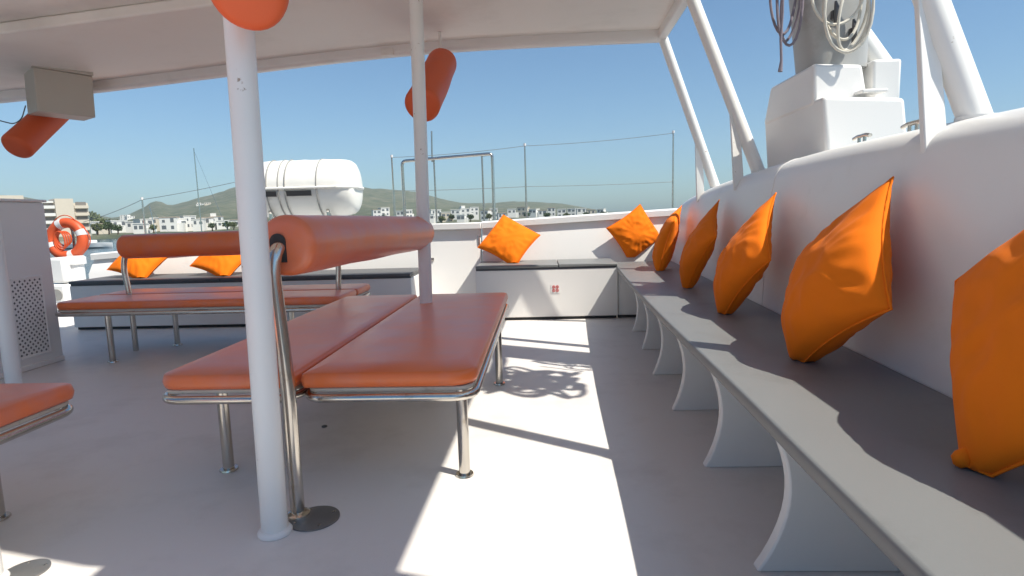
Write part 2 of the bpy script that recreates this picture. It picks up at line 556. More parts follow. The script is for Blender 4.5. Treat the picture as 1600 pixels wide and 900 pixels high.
# bow bulwark as a slightly battered wall with a thick cap
t_ = thing('bow_bulwark', (-1.0, 6.1, 0), 'low white wall with a flat cap rail across the bow', 'bulwark')
def bow_wall(x0, x1, z0, z1, yb, n=12, cap=0.07):
    bm = bmesh.new(); bc = bmesh.new()
    rows = []; crow = []
    for i in range(n + 1):
        x = x0 + (x1 - x0) * i / n
        z = z0 + (z1 - z0) * i / n
        rows.append([bm.verts.new(q) for q in ((x, yb, 0), (x, yb, 0.5), (x, yb + 0.10, z - cap), (x, yb + 0.17, z - cap), (x, yb + 0.18, -0.1))])
        crow.append([bc.verts.new(q) for q in ((x, yb + 0.055, z - cap + 0.001), (x, yb + 0.055, z - 0.012), (x, yb + 0.068, z), (x, yb + 0.19, z + 0.004), (x, yb + 0.20, z - cap + 0.001))])
    for rr, b_ in ((rows, bm), (crow, bc)):
        m_ = len(rr[0])
        b_.faces.new(rr[0]); b_.faces.new(rr[-1][::-1])
        for A, B in zip(rr, rr[1:]):
            for k in range(m_): b_.faces.new((A[k], A[(k + 1) % m_], B[(k + 1) % m_], B[k]))
    return bm, bc
a, c = bow_wall(-0.62, 1.62, 0.945, 1.03, 6.04)
child(t_, 'wall', a, M['gel']); child(t_, 'cap_rail', c, M['gel'])
a, c = bow_wall(-4.95, -1.26, 0.72, 0.93, 6.04)
child(t_, 'wall', a, M['gel']); child(t_, 'cap_rail', c, M['gel'])
# gate between the two box benches
t_ = thing('bow_gate', (-0.94, 6.1, 0), 'white gate panel in the gap between the two bow benches', 'gate')
child(t_, 'panel', frustum([(-1.25, 6.0, 0.03), (-0.635, 6.0, 0.03), (-0.635, 6.2, 0.03), (-1.25, 6.2, 0.03)], [(-1.25, 6.14, 0.867), (-0.635, 6.14, 0.867), (-0.635, 6.2, 0.867), (-1.25, 6.2, 0.867)]), M['gel'], bevel=0.006)
child(t_, 'cap_rail', bx(-1.255, -0.625, 6.08, 6.24, 0.868, 0.94), M['gel'], bevel=0.01)
child(t_, 'hinge', tb([(-0.66, 6.115, 0.70), (-0.66, 6.125, 0.80)], 0.014, 10), M['steel'])
child(t_, 'hinge', tb([(-0.66, 6.02, 0.16), (-0.66, 6.035, 0.26)], 0.014, 10), M['steel'])
child(t_, 'latch', bx(-1.20, -1.14, 6.07, 6.10, 0.55, 0.58), M['steel'], bevel=0.003)

# sticker with four small red marks
c_ = un(868, 451, y=5.438)
t_ = thing('warning_sticker', c_, 'small white sticker with red marks on the front of the bow bench', 'sticker')
child(t_, 'label_sheet', bx(c_.x - 0.043, c_.x + 0.043, 5.4365, 5.4385, c_.z - 0.045, c_.z + 0.045), M['white'])
bm = bmesh.new()
for ix in (-1, 1):
    for iz in (-1, 1):
        cx, cz = c_.x + ix * 0.017, c_.z + iz * 0.017
        tube(bm, [(cx + 0.012 * math.cos(2 * PI * k / 14), 5.4345, cz + 0.012 * math.sin(2 * PI * k / 14)) for k in range(14)], 0.0028, 6, closed=True)
        tube(bm, [(cx - 0.008, 5.4345, cz + 0.008), (cx + 0.008, 5.4345, cz - 0.008)], 0.0024, 6)
child(t_, 'symbol', bm, M['red'])

# ------------------------------------------------------------------ canopy roof
ZR = [(-7, 1.96), (-4.7, 2.085), (-3.8, 2.132), (-2.54, 2.23), (-1.55, 2.305), (-0.74, 2.345), (0.06, 2.35), (1.03, 2.347), (3, 2.33)]
def zr(x): return smooth_interp(ZR, x, 0.5)
YF = 4.88
def xr(y): return 1.03 - 0.02 * (YF - y)
t_ = thing('canopy', (-2, 3, 2.4), 'cream hard roof over the deck benches held up by white poles', 'roof')
def roof_slab(xa, xb, ya, yb, dz, th, nx=24):
    """xb may be a function of y"""
    bm = bmesh.new()
    fx = xb if callable(xb) else (lambda y: xb)
    fy = ya if callable(ya) else (lambda x: ya)
    lo = []; hi = []
    for i in range(nx + 1):
        r1 = []; r2 = []
        for j in range(9):
            xm = xa + (fx(yb) - xa) * i / nx
            y = fy(xm) + (yb - fy(xm)) * j / 8
            x = xa + (fx(y) - xa) * i / nx
            sag = 0.004 * noise.noise(Vector((x * 1.5, y * 1.5, 0)))
            r1.append(bm.verts.new((x, y, zr(x) + dz + sag))); r2.append(bm.verts.new((x, y, zr(x) + dz + th)))
        lo.append(r1); hi.append(r2)
    for i in range(nx):
        for j in range(8):
            bm.faces.new((lo[i][j], lo[i][j + 1], lo[i + 1][j + 1], lo[i + 1][j]))
            bm.faces.new((hi[i][j], hi[i + 1][j], hi[i + 1][j + 1], hi[i][j + 1]))
    for i in range(nx):
        bm.faces.new((lo[i][0], lo[i + 1][0], hi[i + 1][0], hi[i][0]))
        bm.faces.new((lo[i][8], hi[i][8], hi[i + 1][8], lo[i + 1][8]))
    for j in range(8):
        bm.faces.new((lo[0][j], hi[0][j], hi[0][j + 1], lo[0][j + 1]))
        bm.faces.new((lo[nx][j], lo[nx][j + 1], hi[nx][j + 1], hi[nx][j]))
    return bm
rear = lambda x: 0.93 - 0.22 * x if x < 0.05 else 0.93
child(t_, 'panel', roof_slab(-6.3, lambda y: xr(y) - 0.02, lambda x: max(0.66, 0.81 - 0.23 * x) if x < 0.12 else 0.76, YF - 0.02, 0.065, 0.05), M['roof'], smooth=50)
child(t_, 'rear_shade_strip', prism(bmesh.new(), [(0.12, 0.42), (1.62, 0.42), (1.62, 0.58), (0.965, 0.765), (0.12, 0.765)], 2.42, 2.47), M['roof'], smooth=50)  # unseen roof strip added to shade the near end of the sunlit deck
def roof_beam(x0, x1, y0, y1, dz0, dz1, n=26):
    bm = bmesh.new(); prev = None
    for i in range(n + 1):
        x = x0 + (x1 - x0) * i / n
        z = zr(x)
        row = [bm.verts.new(q) for q in ((x, y0, z + dz0), (x, y1, z + dz0), (x, y1, z + dz1), (x, y0, z + dz1))]
        if prev:
            for k in range(4): bm.faces.new((prev[k], prev[(k + 1) % 4], row[(k + 1) % 4], row[k]))
        else: bm.faces.new(row)
        prev = row
    bm.faces.new(prev[::-1])
    return bm
child(t_, 'front_beam', roof_beam(-6.3, xr(YF), YF - 0.09, YF + 0.01, -0.012, 0.135), M['gel'], bevel=0.028, bseg=3)
child(t_, 'cross_beam', roof_beam(-6.3, xr(3.55) - 0.075, 3.47, 3.62, -0.005, 0.063), M['roof'], bevel=0.012)
child(t_, 'cross_beam', roof_beam(-6.3, xr(1.7) - 0.075, 1.63, 1.77, -0.005, 0.063), M['roof'], bevel=0.012)
bm = bmesh.new()
prev = None
for i in range(13):
    y = 0.77 + (YF - 0.072 - 0.77) * i / 12
    x = xr(y); z = zr(x)
    row = [bm.verts.new(q) for q in ((x - 0.07, y, z), (x, y, z), (x, y, z + 0.128), (x - 0.07, y, z + 0.128))]
    if prev:
        for k in range(4): bm.faces.new((prev[k], prev[(k + 1) % 4], row[(k + 1) % 4], row[k]))
    else: bm.faces.new(row)
    prev = row
bm.faces.new(prev[::-1])
child(t_, 'side_beam', bm, M['gel'], bevel=0.012)
c_ = un(605, 82, y=YF - 0.1)
child(t_, 'clip', bx(c_.x - 0.05, c_.x + 0.05, YF - 0.11, YF - 0.072, c_.z - 0.02, c_.z + 0.03), M['roof'], bevel=0.004)

# poles
def pole(p, r, label, lean=0.0):
    t_ = thing('canopy_pole', (p.x, p.y, 0), label, 'pole', 'white poles holding up the roof')
    top = zr(p.x) - (0.006 if abs(p.y - 3.55) < 0.08 or abs(p.y - 1.7) < 0.08 else -0.065)
    child(t_, 'shaft', tb([(p.x, p.y, 0.004)] + [(p.x + lean * (top - 0.02) * k / 6, p.y, 0.02 + (top - 0.02) * k / 6) for k in range(7)], r, 28), M['pole'])
    child(t_, 'foot_ring', tb([(p.x, p.y, 0.001), (p.x, p.y, 0.008), (p.x, p.y, 0.014), (p.x, p.y, 0.018)], [r * 1.32, r * 1.32, r * 1.22, r * 1.02], 28), M['gel'])
    child(t_, 'top_flange', tb([(p.x + lean * top, p.y, top - 0.012), (p.x + lean * top, p.y, top - 0.001)], r * 1.4, 24), M['pole'])
p1 = un(430, 832, z=0)
pole(p1, 0.041, 'scuffed white pole nearest the camera in front of the orange bench', 0.014)
p2 = un(664, 470, y=3.55)
pole(Vector((p2.x, 3.55, 0)), 0.040, 'white pole rising behind the far end of the orange bench', 0.015)
pole(Vector((un(-13, 350, y=3.15).x, 3.15, 0)), 0.040, 'white pole beside the perforated cabinet at the left edge')
pole(un(-22, 912, z=0), 0.041, 'white pole foot next to a deck disc in the bottom left corner')

# slanted struts from the side wall to the roof edge
def strut(px, py, topx, topy, r, label, brace_dx, brace_zt):
    y_ = un(px, py, x=smooth_interp(XW, 2.5) + 0.2).y
    for _ in range(5):
        y_ = un(px, py, x=smooth_interp(XW, y_) + 0.2).y
    foot = Vector((smooth_interp(XW, y_) + 0.2, y_, smooth_interp(ZC, y_) - 0.02))
    top = Vector((topx, topy, zr(topx) + 0.05))
    t_ = thing('roof_strut', foot, label, 'strut', 'slanted struts between the side wall and the roof')
    child(t_, 'tube', tb([foot, foot.lerp(top, 0.5), top], r, 24), M['pole'])
    child(t_, 'foot_plate', tb([foot + Vector((0, 0, 0.005)), foot + Vector((0, 0, 0.028))], r * 1.35, 24), M['gel'])
    # flat upright brace from the wall to the tube
    bxp = max(foot.x - brace_dx, foot.x - 0.2 + 0.068)
    d = top - foot
    s = brace_zt
    hit = foot + d * s
    z0 = smooth_interp(ZC, y_) - 0.11
    bm = bmesh.new()
    bw = 0.03
    pl = [(bxp - bw, z0), (bxp + bw, z0 + 0.05), (hit.x + bw * 0.9, hit.z - 0.02), (hit.x - bw * 1.1, hit.z + 0.05)]
    A = [bm.verts.new((x, y_ - 0.012, z)) for x, z in pl]; B = [bm.verts.new((x, y_ + 0.012, z)) for x, z in pl]
    # follow the tube's lean fore and aft
    for v in A[2:] + B[2:]: v.co.y += hit.y - y_
    bm.faces.new(A); bm.faces.new(B[::-1])
    for i in range(4): bm.faces.new((A[i], B[i], B[(i + 1) % 4], A[(i + 1) % 4]))
    child(t_, 'brace', bm, M['pole'], bevel=0.004)
    return foot, top
st_c = strut(1528, 196, 0.95, 2.02, 0.042, 'thick white slanted strut at the right, nearest the camera', 0.118, 0.36)
st_b = strut(1188, 266, 0.985, 3.95, 0.040, 'middle slanted white strut between the roof corner and the grey crane', 0.16, 0.36)
st_a = strut(1120, 286, 0.99, 4.83, 0.038, 'farthest slanted white strut meeting the front corner of the roof', 0.145, 0.33)

# ------------------------------------------------------------------ crane housing with column and ropes
t_ = thing('crane_column', (1.7, 3.2, 1.2), 'grey crane column with rope coils on a stepped white housing', 'crane')
YC = 2.95
def q(px, py, y=YC): return un(px, py, y=y)
bl, br, tr, tl = q(1297, 262), q(1432, 262), q(1421, 150), q(1290, 148)
dpt = 0.78
zb = 1.0
b1 = [(bl.x + 0.01, YC, zb), (br.x, YC, zb), (br.x, YC + dpt, zb), (bl.x + 0.01, YC + dpt, zb)]
t1 = [(tl.x, YC + 0.03, tl.z), (tr.x, YC + 0.03, tr.z), (tr.x, YC + dpt, tr.z + 0.02), (tl.x, YC + dpt, tl.z + 0.02)]
child(t_, 'housing', frustum(b1, t1), M['gel'], bevel=0.02, bseg=3)
y2 = YC + 0.12
tl2, tr2, br2 = q(1268, 98, y2), q(1350, 99, y2), q(1352, 150, y2)
b2 = [(tl.x - 0.003, y2, tl.z - 0.03), (br2.x + 0.02, y2, tl.z - 0.03), (br2.x + 0.02, YC + dpt - 0.003, tl.z - 0.03), (tl.x - 0.003, YC + dpt - 0.003, tl.z - 0.03)]
t2 = [(tl2.x + 0.015, y2 + 0.01, tl2.z), (tr2.x, y2 + 0.01, tr2.z), (tr2.x, YC + dpt - 0.1, tr2.z), (tl2.x + 0.015, YC + dpt - 0.1, tl2.z)]
child(t_, 'upper_housing', frustum(b2, t2), M['gel'], bevel=0.018, bseg=3)
c1, c2 = q(1352, 96, YC + 0.2), q(1400, 148, YC + 0.2)
child(t_, 'side_block', bx(c1.x + 0.02, c2.x, YC + 0.16, YC + 0.36, c2.z - 0.04, c1.z), M['gel'], bevel=0.015, bseg=3)
child(t_, 'access_lid', bx(q(1363, 0).x, q(1405, 0).x, YC + 0.05, YC + 0.13, tl.z + 0.012, tl.z + 0.03), M['gel'], bevel=0.006)
ym = YC + 0.32
cb, ct = q(1297, 99, ym), q(1294, -20, ym)
bm = bmesh.new()
# tapering, slightly rectangular column with rounded corners
def col_ring(c, wx, wy, n=28):
    out = []
    for k in range(n):
        a = 2 * PI * k / n
        cx, sx = math.cos(a), math.sin(a)
        e_ = 0.55
        out.append(bm.verts.new((c[0] + wx * abs(cx) ** e_ * (1 if cx >= 0 else -1), c[1] + wy * abs(sx) ** e_ * (1 if sx >= 0 else -1), c[2])))
    return out
prev = None
H0, H1 = cb.z - 0.05, 3.32
for k in range(9):
    s = k / 8
    z = H0 + (H1 - H0) * s
    x = cb.x + (ct.x - cb.x) * (z - cb.z) / (ct.z - cb.z)
    ring = col_ring((x, ym, z), 0.150 + 0.035 * min(1, s * 3), 0.14)
    if prev:
        for i in range(len(ring)): bm.faces.new((prev[i], prev[(i + 1) % len(ring)], ring[(i + 1) % len(ring)], ring[i]))
    else: bm.faces.new(ring[::-1])
    prev = ring
bm.faces.new(prev)
child(t_, 'column', bm, M['mastgrey'], smooth=60)
s0, s1 = q(1335, 40, ym + 0.05), q(1386, 112, ym - 0.03)
dd = (s0 - s1)
child(t_, 'side_stay', tb([s1 - dd * 0.1, s1, s0, s0 + dd * 0.8], 0.05, 20), M['pole'])
# cleats on the column
for (px, py) in ((1305, 22), (1333, 50)):
    c_ = q(px, py, ym - 0.16)
    bm = bmesh.new()
    tube(bm, [c_ + Vector((0, 0, -0.06)), c_ + Vector((0, -0.012, -0.03)), c_ + Vector((0, -0.012, 0.03)), c_ + Vector((0, 0, 0.06))], [0.006, 0.012, 0.012, 0.006], 8)
    box(bm, c_.x - 0.012, c_.x + 0.012, c_.y, c_.y + 0.05, c_.z - 0.02, c_.z + 0.02)
    child(t_, 'cleat', bm, M['trim'])
# rope coils: things of their own
def loop(c, rx, rz, lean, n=26, jit=0.0, ph=0):
    pts = []
    for k in range(n):
        a = 2 * PI * k / n
        j = 1 + jit * math.sin(3 * a + ph)
        pts.append((c.x + rx * math.cos(a) * j + lean * math.sin(a), c.y + 0.015 * math.cos(a * 2 + ph), c.z + rz * math.sin(a) * j))
    return pts
bm = bmesh.new()
yr_ = ym - 0.19
for i, (px, py, wpx, hpx, ln) in enumerate(((1318, 10, 46, 92, 0.0), (1322, 18, 52, 108, 0.01), (1306, -6, 62, 78, -0.01), (1332, 25, 36, 96, 0.015), (1326, 0, 58, 144, 0.0))):
    c_ = q(px, py, yr_ - 0.012 * i)
    k = yr_ / FPX
    tube(bm, loop(c_, wpx / 2 * k * 1.15, hpx / 2 * k, ln, jit=0.03, ph=i), 0.0075, 8, closed=True)
tag(link('rope_coil', bm, M['rope']), 'coil of pale rope hanging on the face of the grey column', 'rope', 'rope coils on the crane column')
bm = bmesh.new()
for i, (px, py, wpx, hpx, ln) in enumerate(((1226, -14, 34, 120, 0.01), (1231, -6, 30, 130, 0.0), (1238, -10, 26, 150, 0.01))):
    c_ = q(px, py, yr_ + 0.1 - 0.012 * i)
    k = yr_ / FPX
    tube(bm, loop(c_, wpx / 2 * k * 1.15, hpx / 2 * k, ln, jit=0.05, ph=i * 2), 0.007, 8, closed=True)
c_ = q(1221, 20, yr_)
tube(bm, [q(1224, -40, yr_), q(1223, 20, yr_), q(1220, 60, yr_), q(1221, 95, yr_), q(1219, 112, yr_)], [0.006, 0.006, 0.007, 0.007, 0.012], 8)
tag(link('rope_coil', bm, M['rope_dark']), 'thin mauve rope dangling left of the grey column', 'rope', 'rope coils on the crane column')
arm = tb([(cb.x, ym, 3.28), (1.60, 2.9, 3.26), (1.55, 2.25, 3.20)], [0.055, 0.05, 0.04], 14)  # unseen arm added to hold the rope bundle that shadows the deck
child(t_, 'arm', arm, M['mastgrey'], smooth=60)
bm = bmesh.new()  # unseen bundle, added to cast a tangled rope shadow on the deck
for i in range(18):
    c_ = Vector((1.64 + 0.10 * math.sin(i * 2), 2.30 + 0.02 * i, 2.97 + 0.03 * math.sin(i * 3)))
    rx, rz = 0.17 + 0.03 * math.sin(i * 1.7), 0.23 + 0.03 * math.cos(i * 2.3)
    tube(bm, [(c_.x + rx * math.cos(2 * PI * k / 22), c_.y + 0.10 * math.sin(4 * PI * k / 22 + i), c_.z + rz * math.sin(2 * PI * k / 22)) for k in range(22)], 0.018, 7, closed=True)
tag(link('rope_coil', bm, M['rope']), 'thick rope bundle on the crane arm above the frame, added for its deck shadow', 'rope', 'rope coils on the crane column')

# ------------------------------------------------------------------ back-to-back benches
def bench(root_loc, label, L, wl, wr, sh, posts, legs, roll, roll_r, seat_gap=0.02, board_drop=0.02, far_trim=(0, 0), yaw=0.0, slotted=True):
    """local frame: y runs along the bench from 0 to L, x<0 is the left seat. Parts are written in local coordinates."""
    t_ = thing('double_bench', root_loc, label, 'bench', 'back-to-back orange benches on the deck')
    t_.rotation_euler.z = yaw
    ct = 0.055
    for side, wd in ((-1, wl), (1, wr)):
        if wd <= 0: continue
        x0, x1 = (-wd, -seat_gap / 2) if side < 0 else (seat_gap / 2, wd)
        rcs = [0.07, 0.02, 0.02, 0.07] if side < 0 else [0.02, 0.09, 0.05, 0.02]
        link('seat_cushion', cushion(bmesh.new(), rounded_outline(x0, x1, 0, L, rcs), sh - ct, sh), M['vinyl'], t_, smooth=60)
        link('seat_board', prism(bmesh.new(), rounded_outline(x0 + 0.012, x1 - 0.012, 0.012, L - 0.012, 0.05), sh - ct - 0.016, sh - ct - 0.001), M['board'], t_, bevel=0.003)
        zt = sh - ct - 0.033
        out = rounded_outline(x0 + 0.006, x1 - 0.006, -0.005, L - 0.006, 0.08)
        bm = bmesh.new()
        tube(bm, [(x, y, zt) for x, y in out], 0.0155, 12, closed=True)
        for yy in (0.12, L * 0.5, L - 0.3):
            tube(bm, [(x0 + 0.02, yy, zt), (x1 - 0.02, yy, zt)], 0.012, 10)
        link('seat_frame', bm, M['steel'], t_, smooth=60)
    for (lx, ly) in legs:
        bm = bmesh.new()
        zt = sh - ct - 0.04
        tube(bm, [(lx, ly, 0.01), (lx, ly, zt)], 0.0215, 18)
        leg = link('leg', bm, M['steel'], t_, smooth=60)
        bm = bmesh.new()
        tube(bm, [(lx, ly, 0.0015), (lx, ly, 0.009)], [0.036, 0.034], 18)
        link('foot_flange', bm, M['steel'], leg, smooth=40)
    for (pts_, r_) in posts:
        link('back_post', tb(arc_pts(pts_, 0.1), r_, 18), M['steel'], t_, smooth=60)
    for (a, b) in roll:
        ro = link('backrest', padded_roll(bmesh.new(), a, b, roll_r, seed=a[0]), M['vinyl'], t_, smooth=50)
    return t_

# main bench: near end beside the camera's pole
ox, oy = -0.868, 1.93
ra = un(443, 384, y=1.87); rb = un(655, 364, y=3.62)
pf = un(466, 806, z=0)
t_ = bench(Vector((ox, oy, 0)), 'long orange back-to-back bench with a rolled backrest behind the scuffed white pole', 2.06, 0.52, 0.63, 0.47,
      posts=[([(pf.x - ox, pf.y - oy, 0.004), (pf.x - ox, pf.y - oy, 0.50), (ra.x - ox - 0.022, ra.y - oy - 0.045, 0.84), (ra.x - ox - 0.016, ra.y - oy - 0.028, ra.z - 0.01), (ra.x - ox - 0.005, ra.y - oy + 0.08, ra.z + 0.015)], 0.0235),
             ([(pf.x - ox - 0.035, pf.y - oy + 0.09, 0.36), (pf.x - ox - 0.04, pf.y - oy + 0.06, 0.6), (ra.x - ox - 0.045, ra.y - oy - 0.02, 0.84), (ra.x - ox - 0.03, ra.y - oy + 0.04, 0.9)], 0.019)],
      legs=[(-0.43, 0.26), (0.55, 0.20), (0.60, 1.42), (-0.43, 1.45)],
      roll=[((ra.x - ox, ra.y - oy, ra.z), (rb.x - ox, rb.y - oy, rb.z))], roll_r=0.103)
bm = bmesh.new()
tube(bm, [(pf.x, pf.y, 0.002), (pf.x, pf.y, 0.012), (pf.x, pf.y, 0.02)], [0.042, 0.04, 0.026], 20)
child(t_, 'post_flange', bm, M['steel'])
bm = bmesh.new()
# dark slot in the roll's end where the post enters
cc = ra + Vector((-0.016, -0.0085, -0.02))
A = []
for k in range(9):
    a = PI * k / 8
    A.append((cc.x + 0.027 * math.cos(a), cc.z + 0.034 + 0.027 * math.sin(a)))
A += [(cc.x - 0.027, cc.z - 0.035), (cc.x + 0.027, cc.z - 0.035)]
f1 = [bm.verts.new((x, cc.y - 0.0, z)) for x, z in A]; f2 = [bm.verts.new((x, cc.y + 0.004, z)) for x, z in A]
bm.faces.new(f1[::-1]); bm.faces.new(f2)
for i in range(len(A)): bm.faces.new((f1[i], f1[(i + 1) % len(A)], f2[(i + 1) % len(A)], f2[i]))
child(t_, 'end_slot', bm, M['dark'])

# bench standing crosswise farther back at port
L2 = 2.13
# local y runs to the right in the picture (yaw -90): local x<0 (left seat) is then the far one
rl = un(168, 385, y=4.42); rr2 = un(552, 380, y=4.42)
ox2, oy2 = -3.58, 4.42
bench(Vector((ox2, oy2, 0)), 'orange bench set crosswise with a straight roll backrest near the port bow', L2, 0.40, 0.44, 0.465,
      posts=[([(0, 0.28, 0.004), (0, 0.28, 0.45), (0, 0.25, 0.70), (0, 0.31, 0.86)], 0.021), ([(0, 1.98, 0.004), (0, 1.98, 0.45), (0, 2.0, 0.70), (0, 1.9, 0.86)], 0.021)],
      legs=[(0.36, 0.36), (-0.20, 0.50), (0.36, 1.75), (-0.30, 1.75)],
      roll=[((0, 0.27, 0.845), (0, 2.05, 0.86))], roll_r=0.095, yaw=-PI / 2)

# bench at the left edge, only its far corner in the frame
bench(Vector((-2.05, -0.22, 0)), 'orange bench corner with a steel rail at the left edge of the photo', 2.1, 0.5, 0.43, 0.47,
      posts=[([(0, 1.95, 0.004), (0, 1.95, 0.5), (0, 1.88, 0.86)], 0.022)],
      legs=[(0.13, 2.03), (0.3, 0.4), (-0.42, 1.8), (-0.42, 0.4)],
      roll=[((0, 0.1, 0.90), (0, 0.9, 0.90))], roll_r=0.10)

# deck discs
for (px, py, r_, lb) in ((492, 811, 0.082, 'round grey steel disc in the deck at the foot of the near bench post'), (40, 894, 0.06, 'round grey steel disc at the bottom left corner of the deck')):
    c_ = un(px, py, z=0)
    t_ = thing('deck_disc', c_, lb, 'deck plate', 'steel discs set in the deck')
    child(t_, 'plate', tb([(c_.x, c_.y, 0.001), (c_.x, c_.y, 0.005), (c_.x, c_.y, 0.0065)], [r_, r_, r_ * 0.94], 40), M['steel_dull'], smooth=40)
    for k in range(4):
        bm = bmesh.new()
        a = 2 * PI * k / 4 + 0.6
        x, y = c_.x + r_ * 0.78 * math.cos(a), c_.y + r_ * 0.78 * math.sin(a)
        tube(bm, [(x, y, 0.006), (x, y, 0.0085)], 0.005, 10)
        child(t_, 'screw', bm, M['steel'])
c_ = un(507, 667, z=0)
bm = bmesh.new()
tube(bm, [(c_.x, c_.y, 0.0005), (c_.x, c_.y, 0.006), (c_.x, c_.y, 0.008)], [0.014, 0.013, 0.008], 14)
tag(link('drain_plug', bm, M['trim']), 'tiny dark plug on the shaded deck under the orange bench', 'plug')

# ------------------------------------------------------------------ hanging orange rolls
def hang_roll(a, b, r, label):
    t_ = thing('hanging_roll', a, label, 'foam roll', 'orange rolls slung under the roof')
    child(t_, 'sleeve', padded_roll(bmesh.new(), a, b, r, er=0.035, wob=0.006, seed=a.x), M['foam'], smooth=50)
    for s in (0.93,):
        c_ = a.lerp(b, s)
        d = (b - a).normalized(); u = d.cross(Vector((0, 0, 1))).normalized(); v = u.cross(d)
        bm = bmesh.new()
        zt = zr(c_.x) + 0.062
        tube(bm, [c_ + Vector((0, 0, r * 0.9)), Vector((c_.x, c_.y, max(zt, c_.z + r + 0.01)))], 0.012, 8)
        child(t_, 'hanger', bm, M['roof'])
A2, B2 = un(659, 166, y=3.86), un(691, 98, y=4.62)
off = B2 - A2
hang_roll(A2, B2, 0.118, 'orange foam roll slung under the roof behind the far white pole')
A1 = un(388, -6, y=1.52)
off1 = Vector((-0.20, 0.5, 0.42))
hang_roll(A1, A1 + off1, 0.098, 'orange foam roll end above the near white pole at the top edge')
A3 = un(24, 232, y=4.35)
hang_roll(A3, A3 + Vector((0.02, 0.45, 0.40)), 0.108, 'orange foam roll hanging below the beige box at the left')

# beige box under the roof
cc = un(94, 147, y=4.5)
t_ = thing('ceiling_box', (cc.x, cc.y, cc.z - 0.16), 'beige box fixed under the roof at the upper left', 'storage box')
rot = Matrix.Rotation(R(2), 3, 'Y') @ Matrix.Rotation(R(54), 3, 'Z')
zt = zr(cc.x) + 0.05
child(t_, 'case', bx(cc.x - 0.185, cc.x + 0.185, cc.y - 0.14, cc.y + 0.14, cc.z - 0.17, cc.z + 0.15, rot=rot, c=cc), M['beige'], bevel=0.008)
child(t_, 'lid', bx(cc.x - 0.192, cc.x + 0.192, cc.y - 0.147, cc.y + 0.147, cc.z + 0.151, cc.z + 0.185, rot=rot, c=cc), M['beige'], bevel=0.004)
child(t_, 'bracket', bx(cc.x - 0.13, cc.x + 0.13, cc.y - 0.1, cc.y + 0.1, cc.z + 0.166, max(cc.z + 0.2, zt + 0.02), rot=rot, c=cc), M['beige'])
bm = tb(arc_pts([un(-30, 180, y=4.0), un(5, 190, y=4.0), un(22, 194, y=4.0), un(34, 186, y=4.02), un(40, 165, y=4.05)], 0.05), 0.004, 8)
child(t_, 'cable', bm, M['trim'])

